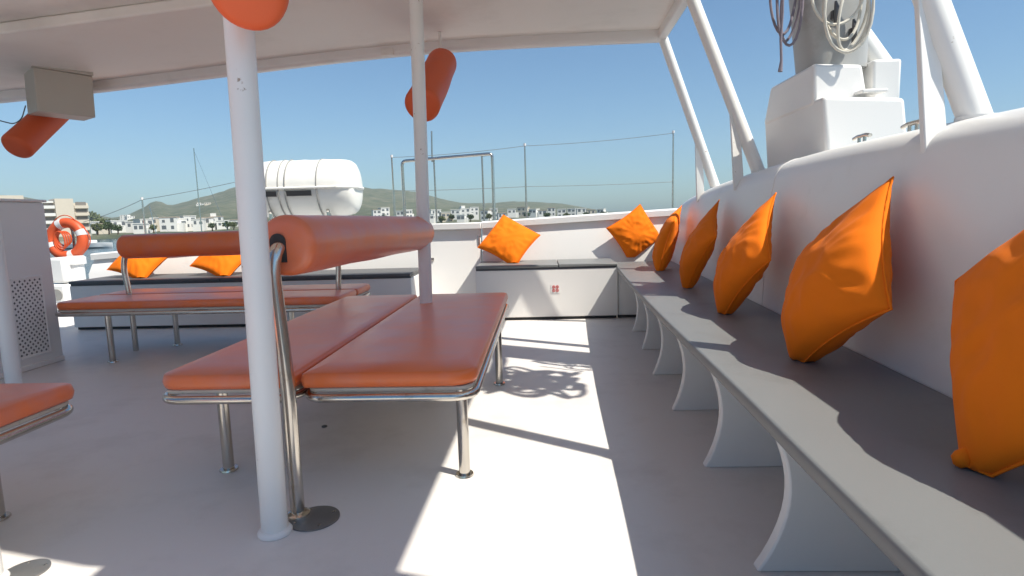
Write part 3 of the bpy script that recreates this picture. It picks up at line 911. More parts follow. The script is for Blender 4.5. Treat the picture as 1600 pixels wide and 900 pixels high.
# ------------------------------------------------------------------ pillows
def pillow(T, B, side, size, thick, seed, label, normal_hint, twist=0.0, tilt_side=0.0, floor_z=0.504, mesh_n=44, tab=False):
    """T top corner, B bottom corner, side: direction from the centre to a side corner"""
    T, B = Vector(T), Vector(B)
    up = (T - B).normalized()
    B = B - up * 0.05
    c = (T + B) / 2
    side = Vector(side); side = (side - up * side.dot(up)).normalized()
    nor = side.cross(up).normalized()
    if nor.dot(Vector(normal_hint)) < 0: nor = -nor
    half = (T - B).length / 2
    sidehalf = size / math.sqrt(2)
    bm = bmesh.new()
    n = mesh_n
    sheets = []
    for sgn in (1, -1):
        g = []
        for i in range(n + 1):
            row = []
            for j in range(n + 1):
                u = -1 + 2 * i / n; v = -1 + 2 * j / n
                pin = 0.06
                uu = u * (1 - pin * (1 - v * v) * abs(u) ** 2.0); vv = v * (1 - pin * (1 - u * u) * abs(v) ** 2.0)
                a_ = (uu + vv) / 2; b_ = (uu - vv) / 2
                e = max(0.0, (1 - u ** 2)) * max(0.0, (1 - v ** 2))
                h = thick / 2 * (e ** 0.45)
                # filling slumps towards the lower corner
                h *= 1 - 0.42 * a_ + 0.05 * math.sin(seed)
                rr = math.hypot(u, v)
                wr = noise.noise(Vector((u * 1.6 + seed * 3.1, v * 1.6, sgn * 2.0))) * 0.012
                ang = math.atan2(abs(v), abs(u))
                fold = math.sin(ang * 16 + seed + 3 * noise.noise(Vector((u * 2, v * 2, seed)))) * 0.0035 * min(1, rr * rr)
                crease = -abs(noise.noise(Vector((u * 2.6 + seed, v * 2.6 - seed, 3 * sgn)))) * 0.012
                h2 = h + (wr + fold + crease) * min(1, e * 2.5)
                edge_in = (i in (0, n) or j in (0, n))
                if edge_in: h2 = 0
                pos = c + up * (a_ * half) + side * (b_ * sidehalf) + nor * (sgn * h2)
                # bend over the middle
                pos -= nor * (0.035 * (b_ * b_) + 0.03 * a_ * a_)
                # flatten against the seat
                if pos.z < floor_z:
                    dz_ = floor_z - pos.z
                    pos.z = floor_z + 0.0005 * (a_ + 1)
                    pos += nor * (sgn * dz_ * 0.35)
                row.append(pos)
            g.append(row)
        sheets.append(g)
    vt = {}
    for s in (0, 1):
        for i in range(n + 1):
            for j in range(n + 1):
                if s == 1 and (i in (0, n) or j in (0, n)): vt[(s, i, j)] = vt[(0, i, j)]
                else: vt[(s, i, j)] = bm.verts.new(sheets[s][i][j])
    for s in (0, 1):
        for i in range(n):
            for j in range(n):
                f = [vt[(s, i, j)], vt[(s, i + 1, j)], vt[(s, i + 1, j + 1)], vt[(s, i, j + 1)]]
                bm.faces.new(f if s == 0 else f[::-1])
    # nothing below the seat
    t_ = thing('pillow', c, label, 'pillow', 'orange pillows on the benches')
    cov = child(t_, 'cover', bm, M['pillow'], smooth=0)
    edge = [sheets[0][i][0] for i in range(n + 1)] + [sheets[0][n][j] for j in range(1, n + 1)] + [sheets[0][i][n] for i in range(n - 1, -1, -1)] + [sheets[0][0][j] for j in range(n - 1, 0, -1)]
    child(t_, 'piping', tb(edge, 0.0035, 6, closed=True), M['pillow'], parent=cov, smooth=60)
    if tab:
        bm = bmesh.new()
        bt = sheets[0][0][0]
        tube(bm, [bt + up * 0.035, bt + up * 0.015, bt + up * 0.004, bt - up * 0.008], [0.004, 0.016, 0.017, 0.008], 12)
        child(t_, 'corner_tab', bm, M['pillow'], smooth=60)
    return t_

zs = 0.513
def onwall(px, py, dx=0.0):
    y_ = 2.0
    for _ in range(8):
        y_ = un(px, py, x=smooth_interp(XW, y_) + dx).y
    return un(px, py, x=smooth_interp(XW, y_) + dx)
bow = (0.03, 1, 0)
# six along the side wall, from the near one to the bow corner
pillow((1.03, 1.00, 1.13), un(1508, 722, z=zs), (0.10, 1, 0.22), 0.46, 0.11, 1.3, 'orange pillow cut by the right edge of the photo, nearest the camera', (-1, 0, 0.4), tab=True)
pillow(onwall(1380, 272, -0.035), un(1240, 556, z=zs), (0.10, 1, 0), 0.48, 0.185, 2.1, 'largest fully visible orange pillow standing on its corner against the side wall', (-1, 0, 0.4))
pillow(onwall(1203, 298, -0.04), un(1124, 486, z=zs), (0.10, 1, 0.0), 0.45, 0.17, 3.7, 'orange pillow on the side bench, third from the right edge', (-1, 0, 0.4))
pillow(onwall(1117, 310, -0.04), un(1068, 447, z=zs), (0.14, 1, 0.03), 0.45, 0.165, 4.2, 'orange pillow on the side bench, fourth from the right edge', (-1, 0, 0.4))
pillow(onwall(1060, 320, -0.05), un(1026, 421, z=zs), (0.3, 1, 0.0), 0.44, 0.17, 5.9, 'orange pillow on the side bench just right of the corner one', (-1, 0, 0.4))
pillow(un(1002, 319, y=6.03), un(986, 402, z=0.535), (1, 0.22, 0.12), 0.44, 0.15, 6.4, 'orange pillow in the corner where the side bench meets the bow bench', (-0.3, -1, 0.4), floor_z=0.536)
# the lone one on the bow box bench
pillow(un(786, 333, y=6.01), un(803, 411, z=0.535), (1, 0.05, 0.10), 0.46, 0.14, 7.2, 'lone orange diamond pillow on the bow box bench left of the corner', (0, -1, 0.3), floor_z=0.536)
# two on the port box bench
pillow(un(222, 366, y=6.02), un(220, 434, z=0.492), (1, 0.0, 0.0), 0.50, 0.14, 8.2, 'orange pillow tip below the crosswise backrest, the left one of the two', (0, -1, 0.5), floor_z=0.491)
pillow(un(350, 362, y=6.02), un(350, 431, z=0.492), (1, 0.0, 0.0), 0.50, 0.14, 9.2, 'orange pillow tip below the crosswise backrest, beside the near pole', (0, -1, 0.5), floor_z=0.491)

# ------------------------------------------------------------------ port side: cabinet, ring, vent locker
t_ = thing('cabinet', (-3.7, 3.5, 0), 'tall white cabinet with a perforated vent at the left edge', 'cabinet')
ztop = un(72, 316, x=-3.69).z
YK = 4.17
child(t_, 'body', bx(-4.35, -3.69, 2.4, YK, 0.0, ztop), M['gel_matte'], bevel=0.02, bseg=3)
child(t_, 'plinth', bx(-4.3, -3.675, 2.42, YK - 0.015, 0.002, 0.04), M['gel_matte'], bevel=0.005)
va, vb = un(19, 439, x=-3.69), un(66, 553, x=-3.69)
y0v, y1v = un(22, 495, x=-3.69).y, min(YK - 0.045, un(70, 495, x=-3.69).y)
z1v, z0v = va.z - 0.0, un(50, 554, x=-3.69).z
vt_ = child(t_, 'vent', bx(-3.689, -3.687, y0v, y1v, z0v, z1v), M['trim'])
bm = bmesh.new()
nc, nr = 12, 26
cw, chh = (y1v - y0v) / nc, (z1v - z0v) / nr
xg = -3.683
gv = [[bm.verts.new((xg, y0v + cw * i, z0v + chh * j)) for j in range(nr + 1)] for i in range(nc + 1)]
for i in range(nc):
    for j in range(nr):
        c4 = [gv[i][j], gv[i + 1][j], gv[i + 1][j + 1], gv[i][j + 1]]
        if (i + j) % 2 == 0:
            cy, cz = y0v + cw * (i + 0.5), z0v + chh * (j + 0.5)
            h4 = [bm.verts.new((xg, cy + dy * cw * 0.46, cz + dz * chh * 0.46)) for dy, dz in ((0, -1), (1, 0), (0, 1), (-1, 0))]
            for k in range(4):
                bm.faces.new((c4[k], c4[(k + 1) % 4], h4[k]))
                bm.faces.new((c4[(k + 1) % 4], h4[(k + 1) % 4], h4[k]))
        else: bm.faces.new(c4)
g = child(t_, 'grille', bm, M['gel_matte'], parent=vt_, smooth=0)
bm = bmesh.new()
fr = 0.02
box(bm, -3.6895, -3.679, y0v - fr, y0v, z0v - fr, z1v + fr); box(bm, -3.6895, -3.679, y1v, y1v + fr, z0v - fr, z1v + fr)
box(bm, -3.6895, -3.679, y0v, y1v, z0v - fr, z0v); box(bm, -3.6895, -3.679, y0v, y1v, z1v, z1v + fr)
child(t_, 'frame', bm, M['gel_matte'], parent=vt_, bevel=0.003)
child(t_, 'top_trim', bx(-4.36, -3.68, 2.39, YK + 0.01, ztop - 0.001, ztop + 0.018), M['gel'], bevel=0.006)

YL = 7.2
t_ = thing('vent_locker', (un(100, 450, y=6.6).x, 6.6, 0), 'white locker with a round dark porthole under the lifebuoy', 'locker')
a, b = un(76, 402, y=6.55), un(108, 512, y=6.55)
child(t_, 'body', bx(a.x - 0.2, b.x, 6.55, 6.9, -0.1, un(90, 445, y=6.55).z), M['gel'], bevel=0.02)
child(t_, 'upper_body', bx(a.x - 0.1, b.x - 0.02, 6.6, 6.88, un(90, 440, y=6.6).z - 0.02, un(90, 403, y=6.6).z), M['gel'], bevel=0.03)
c_ = un(89, 461, y=6.545)
child(t_, 'porthole', tb([(c_.x, 6.552, c_.z), (c_.x, 6.54, c_.z)], 0.068, 24), M['strap'])
child(t_, 'ledge', bx(a.x - 0.22, b.x + 0.02, 6.5, 6.56, un(90, 478, y=6.5).z - 0.02, un(90, 478, y=6.5).z + 0.02), M['gel'], bevel=0.008)
a = un(118, 402, y=6.9); b = un(140, 420, y=6.9)
t2_ = thing('mooring_post', (a.x, 6.9, 0), 'short white capped post right of the porthole locker', 'bollard')
a = un(117, 400, y=6.8)
child(t2_, 'post', tb([(a.x, 6.8, -0.1), (a.x, 6.8, a.z - 0.1)], 0.085, 24), M['gel'])
child(t2_, 'cap', tb([(a.x, 6.8, a.z - 0.1), (a.x, 6.8, a.z - 0.02), (a.x, 6.8, a.z)], [0.11, 0.11, 0.09], 24), M['gel'])
# outer ledge of the foredeck they stand on
tag(link('foredeck', bx(-6.35, 1.5, 6.5, 8.6, -0.3, -0.1), M['gel'], bevel=0.02), kind='structure')

c_ = un(105, 374, y=6.95)
t_ = thing('lifebuoy', c_, 'orange lifebuoy with white bands and a coiled line in front of the hotel', 'lifebuoy')
RB, rb_ = 0.205, 0.062
bm = bmesh.new()
ringp = []
for k in range(48):
    a = 2 * PI * k / 48
    ringp.append(c_ + Vector((RB * math.cos(a), 0.02 * math.sin(a), RB * math.sin(a))))
tube(bm, ringp, rb_, 18, closed=True)
child(t_, 'ring', bm, M['buoy'], smooth=0)
for a0 in (20, 110, 200, 290):
    pts = [c_ + Vector((RB * math.cos(R(a0 + d)), 0.02 * math.sin(R(a0 + d)), RB * math.sin(R(a0 + d)))) for d in (-9, -4, 0, 4, 9)]
    child(t_, 'band', tb(pts, rb_ + 0.003, 18), M['tape'])
bm = bmesh.new()
tube(bm, [c_ + Vector(((RB + 0.075 + 0.02 * math.cos(4 * 2 * PI * k / 48)) * math.cos(2 * PI * k / 48), 0, (RB + 0.075 + 0.02 * math.cos(4 * 2 * PI * k / 48)) * math.sin(2 * PI * k / 48))) for k in range(48)], 0.006, 6, closed=True)
for j in range(4):
    cc = c_ + Vector((-0.06 + 0.015 * j, -0.05, -0.02 + 0.01 * j))
    tube(bm, [cc + Vector(((0.07 + 0.006 * j) * math.cos(2 * PI * k / 20), 0.01 * j, (0.12 - 0.01 * j) * math.sin(2 * PI * k / 20))) for k in range(20)], 0.009, 6, closed=True)
child(t_, 'grab_line', bm, M['buoy'])
child(t_, 'bracket', tb([c_ + Vector((0.0, 0.06, 0.2)), c_ + Vector((0.0, 0.1, 0.1)), Vector((c_.x, 7.05, -0.1))], 0.018, 10), M['steel'])

# ------------------------------------------------------------------ life raft canister
yc = 7.3
e0, e1 = un(330, 296, y=yc - 0.1), un(562, 293, y=yc + 0.05)
rr_ = 0.36
t_ = thing('liferaft_canister', (e1.x - 0.7, yc, 0), 'big white liferaft canister with grey straps beyond the bow wall', 'liferaft')
ax = Vector((e1.x - e0.x, 0.12, 0)).normalized()
cen = Vector((e1.x, yc, e1.z - 0.005))
def raft_half(top):
    bm = bmesh.new()
    L = 1.28
    prof = [(0.0, 0.16), (0.006, 0.255), (0.03, 0.305), (0.07, 0.335), (0.13, 0.352), (0.22, rr_)]
    prof += [(0.22 + (L - 0.44) * k / 10, rr_ + (0.006 if k in (2, 5, 8) else 0)) for k in range(1, 10)]
    prof += [(L - s, r) for s, r in reversed(prof[:6])]
    n = 20
    u = Vector((0, 0, 1)); v = ax.cross(u)
    prev = None
    sg = 1 if top else -1
    for s, r in prof:
        base = cen - ax * s
        ring = [bm.verts.new(base + (v * math.cos(PI * k / n) + u * sg * math.sin(PI * k / n)) * (r if top else r * 0.97)) for k in range(n + 1)]
        if prev:
            for k in range(n): bm.faces.new((prev[k], prev[k + 1], ring[k + 1], ring[k]))
            bm.faces.new((prev[0], ring[0], ring[n], prev[n]))
        else: bm.faces.new(ring)
        prev = ring
    bm.faces.new(prev[::-1])
    return bm
child(t_, 'upper_shell', raft_half(True), M['raft'], smooth=40)
child(t_, 'lower_shell', raft_half(False), M['raft'], smooth=40)
u = Vector((0, 0, 1)); v = ax.cross(u)
for s in (0.42, 0.80, 0.88, 1.02):
    base = cen - ax * s
    child(t_, 'strap', tb([base + (v * math.cos(2 * PI * k / 36) + u * math.sin(2 * PI * k / 36)) * (rr_ + 0.004) for k in range(36)], 0.0085, 6, closed=True), M['strap'])
bm = bmesh.new()   # rim where the halves meet
for sgn in (1, -1):
    tube(bm, [cen - ax * 0.18 + v * sgn * (rr_ + 0.004), cen - ax * 1.1 + v * sgn * (rr_ + 0.004)], 0.016, 8)
tube(bm, [cen + ax * 0.01 + v * rr_ * 0.5, cen - ax * 0.05 + v * rr_ * 0.88, cen - ax * 0.18 + v * rr_], 0.02, 8)
tube(bm, [cen + ax * 0.01 - v * rr_ * 0.5, cen + ax * 0.012, cen + ax * 0.01 + v * rr_ * 0.5], 0.02, 8)
tube(bm, [cen + ax * 0.01 - v * rr_ * 0.5, cen - ax * 0.05 - v * rr_ * 0.88, cen - ax * 0.18 - v * rr_], 0.02, 8)
child(t_, 'rim', bm, M['raft'], smooth=60)
bm = bmesh.new()
fv = v if (v.y < 0) else -v
for s0_, s1_ in ((0.48, 0.78), (0.90, 1.06)):
    g_ = []
    for i in range(5):
        s = s0_ + (s1_ - s0_) * i / 4
        g_.append([bm.verts.new(cen - ax * s + (fv * math.cos(R(a)) + u * math.sin(R(a))) * (rr_ + 0.014)) for a in (-15, -12, -8, -5)])
    for i in range(4):
        for j in range(3): bm.faces.new((g_[i][j], g_[i + 1][j], g_[i + 1][j + 1], g_[i][j + 1]))
child(t_, 'label_strip', bm, M['dark'])
bm = bmesh.new()
for s in (0.3, 1.0):
    p = cen - ax * s
    bm = bmesh.new()
    tube(bm, [(p.x, p.y - 0.3, -0.1), (p.x, p.y - 0.28, p.z - 0.30)], 0.022, 10)
    tube(bm, [(p.x, p.y + 0.3, -0.1), (p.x, p.y + 0.28, p.z - 0.30)], 0.022, 10)
    tube(bm, arc_pts([(p.x, p.y - 0.30, p.z - 0.27), (p.x, p.y - 0.2, p.z - 0.385), (p.x, p.y + 0.2, p.z - 0.385), (p.x, p.y + 0.30, p.z - 0.27)], 0.15), 0.02, 10)
    child(t_, 'cradle', bm, M['steel'])

# ------------------------------------------------------------------ bow rails and wires
yg = 6.9
g0, g1 = un(628, 252, y=yg), un(769, 240, y=yg)
t_ = thing('bow_rail', ((g0.x + g1.x) / 2, yg, -0.1), 'tall stainless goalpost rail at the bow beside the lone pillow', 'rail')
child(t_, 'hoop', tb(arc_pts([(g0.x, yg, -0.1), (g0.x, yg, g0.z), (g1.x, yg, g1.z), (g1.x, yg, -0.1)], 0.05), 0.019, 14), M['steel'])
g2 = un(753, 243, y=yg + 0.5)
child(t_, 'inner_upright', tb([(g2.x, yg + 0.5, -0.1), (g2.x, yg + 0.5, g2.z)], 0.013, 10), M['steel'])
child(t_, 'side_rail', tb([(g1.x, yg, g1.z - 0.01), (g2.x, yg + 0.5, g2.z)], 0.013, 10), M['steel'])
h0 = un(673, 205, y=yg)
child(t_, 'whip', tb([(h0.x, yg, g0.z - 0.02), (h0.x + 0.01, yg, h0.z)], 0.01, 8), M['steel'])
child(t_, 'inner_upright', tb([(h0.x + 0.02, yg + 0.01, -0.1), (h0.x + 0.02, yg + 0.01, g0.z + 0.03)], 0.011, 8), M['steel'])
tops = []
for (px, py, lb) in ((612, 246, 'thin steel stanchion left of the goalpost rail'), (820, 228, 'thin steel stanchion between the lone pillow and the corner pillow'), (1052, 208, 'thin steel stanchion in front of the two slanted struts'),
                     (222, 312, 'thin steel stanchion above the crosswise backrest roll')):
    y_ = 7.2
    p = un(px, py, y=y_)
    tops.append((px, p))
    t_ = thing('stanchion', (p.x, y_, -0.1), lb, 'stanchion', 'thin stanchions around the bow')
    zm = 1.15 if px > 300 else 0.9
    child(t_, 'rod', tb([(p.x, y_, -0.1), (p.x, y_, zm), (p.x - 0.0, y_, p.z)], [0.016, 0.013, 0.010], 10), M['steel'])
    child(t_, 'tip', tb([(p.x, y_, p.z), (p.x, y_, p.z + 0.03)], 0.016, 10), M['tape'])
def wire(name, pts, label, r=0.0032):
    t = link(name, tb(pts, r, 6), M['steel_dull'], smooth=60)
    tag(t, label, 'wire', 'thin wires between the stanchions')
tp = {px: p for px, p in tops}
def catenary(a, b, sag, n=10):
    return [a.lerp(b, k / n) + Vector((0, 0, -sag * 4 * (k / n) * (1 - k / n))) for k in range(n + 1)]
wire('guard_wire', catenary(tp[612], tp[820], 0.02), 'thin wire across the goalpost rail top')
wire('guard_wire', catenary(tp[820], tp[1052], 0.02), 'thin wire right of the goalpost rail, high above the bow wall')
wire('guard_wire', catenary(un(130, 347, y=7.6), tp[222], 0.02)[:] , 'thin wire sloping down above the lifebuoy side')
wire('guard_wire', catenary(tp[222], un(375, 283, y=7.0), 0.01), 'thin wire rising from the port stanchion to the near pole')
lo = lambda p: Vector((p.x, p.y, 1.35))
wire('guard_wire', catenary(lo(tp[612]), lo(tp[820]), 0.01), 'lower thin wire between the goalpost rail uprights')
wire('guard_wire', catenary(lo(tp[820]), lo(tp[1052]), 0.01), 'lower thin wire right of the goalpost rail')

# ================================================================== FAR SHORE
def bearing_pt(px, r):
    """point on the ground at distance r on the bearing of a photo column near the horizon"""
    b_, _ = bearing(px, 345)
    z = -3.2 + terrain_h(b_, r)
    return Vector((r * math.sin(R(b_)), r * math.cos(R(b_)), z)), b_

def facade_box(bm, c, yaw, x0, x1, y0, y1, z0, z1):
    m = Matrix.Rotation(yaw, 3, 'Z')
    vs = [Vector((x, y, z)) for z in (z0, z1) for y in (y0, y1) for x in (x0, x1)]
    v = [bm.verts.new(m @ q_ + Vector(c)) for q_ in vs]
    for f in ((0, 2, 3, 1), (4, 5, 7, 6), (0, 1, 5, 4), (1, 3, 7, 5), (3, 2, 6, 7), (2, 0, 4, 6)):
        bm.faces.new([v[i] for i in f])
    return bm

# the stepped hotel behind the lifebuoy
c_, b_ = bearing_pt(70, 470)
D = 285.0
c_ = Vector((D * math.sin(R(b_)), D * math.cos(R(b_)), -3.2))
yaw = -R(b_) + 0.15
t_ = thing('hotel', c_, 'cream hotel block with stacked balconies behind the lifebuoy', 'hotel')
px2m = D / FPX
W = 92 * px2m
htop = 4.2 + 37 * px2m
wm = bmesh.new()
facade_box(wm, c_, yaw, -W * 0.55, W * 0.50, 2, 14, 0, htop - 1.6)
facade_box(wm, c_, yaw, W * 0.13, W * 0.33, 0.2, 12, 0, htop)
facade_box(wm, c_, yaw, -W * 0.55, -W * 0.18, 1, 13, 0, htop + 1.2)
child(t_, 'wall', wm, M['house_warm'])
nf = 5
fh = (htop - 1.5) / nf
for k in range(nf):
    z0_ = 0.6 + fh * k
    bmx = facade_box(bmesh.new(), c_, yaw, -W * 0.5, W * 0.12, 1.9, 2.02, z0_ + 1.2, z0_ + fh - 0.35)
    child(t_, 'window', bmx, M['shade_wall'])  # dark strip painting the shade behind the balcony
    bmx = facade_box(bmesh.new(), c_, yaw, -W * 0.52, W * 0.125, 0.3, 1.95, z0_, z0_ + 1.15)
    child(t_, 'balcony', bmx, M['house'])
    bmx = facade_box(bmesh.new(), c_, yaw, W * 0.34, W * 0.50, 1.0, 1.98, z0_, z0_ + 1.15)
    child(t_, 'balcony', bmx, M['house_warm'])
    bmx = facade_box(bmesh.new(), c_, yaw, W * 0.36, W * 0.48, 1.9, 2.02, z0_ + 1.2, z0_ + fh - 0.35)
    child(t_, 'window', bmx, M['shade_wall'])  # same painted shade behind the right-hand balconies
child(t_, 'roof', facade_box(bmesh.new(), c_, yaw, -W * 0.52, W * 0.12, 1.0, 13, htop - 1.6, htop - 0.9), M['house'])

# white houses of the town
def house(px, pytop, r, wpx, floors, seed, label, warm=False):
    rnd = random.Random(seed)
    p, b_ = bearing_pt(px, r)
    k = r / FPX
    pytop -= 2 if r < 460 else 0
    topz = None
    d = FWD + RT * (px - 800) / FPX - UPV * (pytop - 450) / FPX
    topz = 1 + d.z / math.hypot(d.x, d.y) * r
    H = max(3.2, topz - p.z)
    W = wpx * k
    yaw = -R(b_) + rnd.uniform(-0.35, 0.35)
    t_ = thing('house', p, label, 'house', 'white houses along the far shore')
    wm = facade_box(bmesh.new(), p, yaw, -W / 2, W / 2, 0, 9, -3, H)
    if rnd.random() < 0.6 and W > 7:
        facade_box(wm, p, yaw, -W / 2 + W * 0.1, -W / 2 + W * 0.5, 1.2, 8, H, H + 2.2)
    if rnd.random() < 0.5:
        facade_box(wm, p, yaw, W / 2, W / 2 + W * 0.35, 1.5, 8, -3, H * 0.6)
    child(t_, 'wall', wm, M['house_warm'] if warm else M['house'])
    nfl = max(1, int(H / 3.1)); nw = max(2, int(W / 3.6))
    for i in range(nfl):
        for j in range(nw):
            x = -W / 2 + W * (j + 0.5) / nw
            z0_ = H - 3.1 * (i + 1) + 0.9
            if z0_ < -1: continue
            ww = rnd.uniform(0.5, 1.0)
            child(t_, 'window', facade_box(bmesh.new(), p, yaw, x - ww, x + ww, -0.05, 0.06, z0_, z0_ + rnd.uniform(1.2, 1.9)), M['window'])
    child(t_, 'roof', facade_box(bmesh.new(), p, yaw, -W / 2 - 0.2, W / 2 + 0.2, -0.2, 9.2, H + 0.005, H + 0.35), M['rooftile'] if rnd.random() < 0.3 else M['house'])

def place_word(px):
    if px < 160: return 'beside the lifebuoy'
    if px < 380: return 'above the crosswise backrest'
    if px < 600: return 'by the liferaft canister'
    if px < 700: return 'around the far pole'
    if px < 790: return 'behind the goalpost rail'
    return 'right of the lone pillow'
ORD = ['first', 'second', 'third', 'fourth', 'fifth', 'sixth', 'seventh', 'eighth', 'ninth', 'tenth', 'eleventh', 'twelfth', 'thirteenth', 'fourteenth', 'fifteenth', 'sixteenth', 'seventeenth', 'eighteenth']
def regional(items, what, far_what):
    """items: (px, r); one label each, counted from the left within its stretch of shore"""
    cnt = {}; out = {}
    for i in sorted(range(len(items)), key=lambda i: items[i][0]):
        px, r = items[i]
        w_ = far_what if r > 800 else what
        key = (w_, place_word(px))
        k = cnt.get(key, 0); cnt[key] = k + 1
        out[i] = f'{w_} {place_word(px)}, {ORD[k]} from the left'
    return out
spots = [(186, 347, 560, 18), (207, 349, 540, 17), (229, 345, 520, 15), (246, 343, 530, 17), (262, 342, 500, 20), (281, 344, 510, 17), (297, 340, 540, 15), (309, 345, 505, 14), (320, 343, 520, 13), (338, 341, 620, 17),
         (160, 352, 520, 14), (145, 349, 560, 12), (348, 347, 520, 16), (366, 346, 560, 12), (195, 336, 1150, 10), (205, 338, 1100, 9), (316, 325, 1300, 11), (327, 327, 1250, 8), (215, 352, 470, 12),
         (590, 330, 700, 12), (603, 327, 720, 13), (626, 332, 640, 12), (640, 330, 650, 10), (682, 330, 620, 16), (697, 334, 560, 14), (712, 330, 640, 14), (728, 328, 680, 15), (742, 326, 700, 13), (757, 331, 600, 12), (772, 328, 650, 12),
         (800, 329, 640, 13), (815, 326, 690, 14), (832, 329, 640, 12), (848, 331, 580, 13), (862, 327, 700, 12), (878, 329, 660, 13), (893, 328, 720, 12), (909, 328, 680, 14), (924, 330, 650, 12), (938, 329, 700, 10), (672, 337, 520, 12), (720, 338, 500, 12), (785, 335, 530, 12)]
spots = [(a, b, c * 0.62 if c < 800 else c, d) for a, b, c, d in spots]
labs = regional([(q_[0], q_[2]) for q_ in spots], 'white shore house', 'tiny white hillside house')
for i, (px, py, r_, wpx) in enumerate(spots):
    house(px, py, r_, wpx, 2, i, labs[i], warm=(i % 7 == 3))

# trees on the shore
def tree(px, pytop, r, wpx, seed, label, m):
    rnd = random.Random(seed)
    p, b_ = bearing_pt(px, r)
    d = FWD + RT * (px - 800) / FPX - UPV * (pytop - 450) / FPX
    H = max(4.0, 1 + d.z / math.hypot(d.x, d.y) * r - p.z)
    W = wpx * r / FPX / 2
    t_ = thing('tree', p, label, 'tree', 'trees along the far shore')
    bm = bmesh.new()
    tube(bm, [p + Vector((0, 0, -1)), p + Vector((0.2, 0, H * 0.35)), p + Vector((0.1, 0, H * 0.7))], [0.35, 0.25, 0.1], 8)
    for k in range(4):
        a = rnd.uniform(0, 6.28)
        tube(bm, [p + Vector((0.15, 0, H * 0.35)), p + Vector((math.cos(a) * W * 0.5, math.sin(a) * W * 0.5, H * 0.65))], [0.18, 0.05], 6)
    child(t_, 'trunk', bm, M['bark'])
    bm = bmesh.new()
    for k in range(520):
        while True:
            q_ = Vector((rnd.uniform(-1, 1), rnd.uniform(-1, 1), rnd.uniform(-1, 1)))
            if 0.35 < q_.length < 1: break
        lump = 0.75 + 0.45 * noise.noise(q_ * 1.7 + Vector((seed, 0, 0)))
        pos = p + Vector((q_.x * W * lump, q_.y * W * lump, H * 0.62 + q_.z * H * 0.40 * lump))
        s = rnd.uniform(0.35, 0.8) * max(0.4, W / 5)
        n_ = Vector((rnd.gauss(0, 1), rnd.gauss(0, 1), rnd.gauss(0, 1))).normalized()
        a_ = n_.orthogonal().normalized(); b2_ = n_.cross(a_)
        vs = [bm.verts.new(pos + a_ * s * math.cos(t_a) + b2_ * s * 0.7 * math.sin(t_a)) for t_a in (0.2, 1.6, 2.9, 4.4)]
        bm.faces.new(vs)
    child(t_, 'crown', bm, m, smooth=0)
tspots = [(130, 345, 420 + 60, 20), (150, 347, 470, 18), (168, 345, 480, 20), (182, 350, 465, 15), (155, 339, 620, 24), (176, 341, 640, 22), (200, 345, 620, 16), (238, 351, 470, 12), (330, 350, 470, 12), (354, 345, 480, 16), (364, 349, 470, 12),
          (600, 334, 560, 14), (658, 332, 560, 14), (690, 338, 490, 16), (706, 334, 560, 13), (735, 334, 540, 14), (764, 333, 540, 14), (824, 332, 560, 14), (855, 333, 540, 15), (885, 332, 560, 13), (916, 332, 560, 14), (943, 332, 560, 14), (140, 330, 900, 26), (120, 342, 600, 20)]
tspots = [(a, b, c * 0.62 if c < 800 else c, d) for a, b, c, d in tspots]
labs = regional([(q_[0], q_[2]) for q_ in tspots], 'green shore tree', 'broad hillside tree')
for i, (px, py, r_, wpx) in enumerate(tspots):
    tree(px, py, r_, wpx, 50 + i, labs[i], M['leaf'] if i % 3 != 1 else M['leaf_pale'])

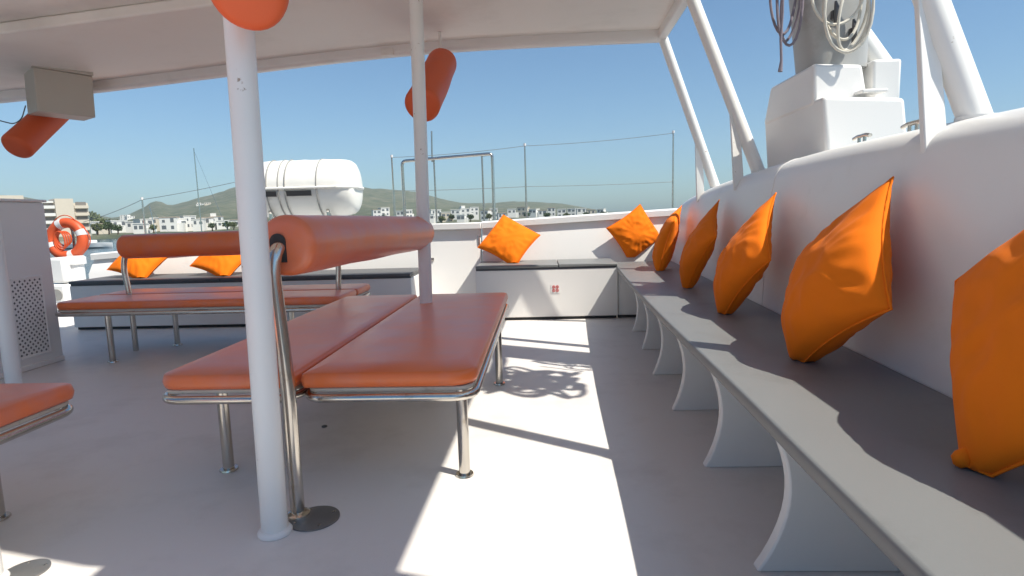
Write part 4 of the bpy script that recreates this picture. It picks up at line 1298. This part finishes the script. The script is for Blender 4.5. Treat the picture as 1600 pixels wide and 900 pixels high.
# masts of boats in the harbour
def sailing_boat(px, pytop, r, label, lean=0.0):
    b_, _ = bearing(px, 350)
    p = Vector((r * math.sin(R(b_)), r * math.cos(R(b_)), -3.2))
    d = FWD + RT * (px - 800) / FPX - UPV * (pytop - 450) / FPX
    H = 1 + d.z / math.hypot(d.x, d.y) * r - p.z
    t_ = thing('sailing_boat', p, label, 'sailing boat', 'boats moored in the harbour')
    bm = bmesh.new()
    secs = []
    for k in range(11):
        s = -1 + 0.2 * k
        wd = 1.5 * max(0.03, (1 - (max(0, s)) ** 2.2)) * (0.85 if s < 0 else 1)
        secs.append([bm.verts.new(p + Vector((s * 5.0, wd * c1_, z_))) for c1_, z_ in ((-1, 1.1), (-0.85, 0.3), (0, -0.3), (0.85, 0.3), (1, 1.1))])
    for A, B in zip(secs, secs[1:]):
        for k in range(4): bm.faces.new((A[k], A[k + 1], B[k + 1], B[k]))
        bm.faces.new((A[4], A[0], B[0], B[4]))
    bm.faces.new(secs[0]); bm.faces.new(secs[-1][::-1])
    child(t_, 'hull', bm, M['hull'])
    child(t_, 'cabin', bx(p.x - 1.8, p.x + 1.2, p.y - 0.8, p.y + 0.8, p.z + 1.1, p.z + 1.7), M['hull'], bevel=0.15)
    child(t_, 'mast', tb([p + Vector((0.6, 0, 1.0)), p + Vector((0.6 + lean, 0, H))], 0.07, 10), M['steel'])
    child(t_, 'boom', tb([p + Vector((0.5, 0, 2.2)), p + Vector((-3.6, 0, 2.3))], 0.07, 10), M['steel'])
    child(t_, 'stay', tb([p + Vector((0.6 + lean, 0, H - 0.3)), p + Vector((4.8, 0, 1.1))], 0.015, 6), M['steel'])
sailing_boat(307, 232, 85, 'moored sailing boat whose tall thin mast stands left of the near pole')
sailing_boat(136, 336, 150, 'moored sailing boat whose short mast shows right of the lifebuoy')
sailing_boat(240, 322, 170, 'moored sailing boat whose mast leans above the white town', lean=-1.2)

# ------------------------------------------------------------------ haze over the harbour
bm = bx(-3400, 3400, -60, 3600, -4.4, 420)
mz = bpy.data.materials.new('sea haze')
mz.use_nodes = True
tz = mz.node_tree
tz.nodes.remove(tz.nodes['Principled BSDF'])
pv = tz.nodes.new('ShaderNodeVolumePrincipled')
pv.inputs['Density'].default_value = 0.00013
pv.inputs['Color'].default_value = (0.75, 0.9, 1.0, 1)
tz.links.new(pv.outputs[0], tz.nodes['Material Output'].inputs['Volume'])
tag(link('haze', bm, mz, smooth=0), kind='stuff')
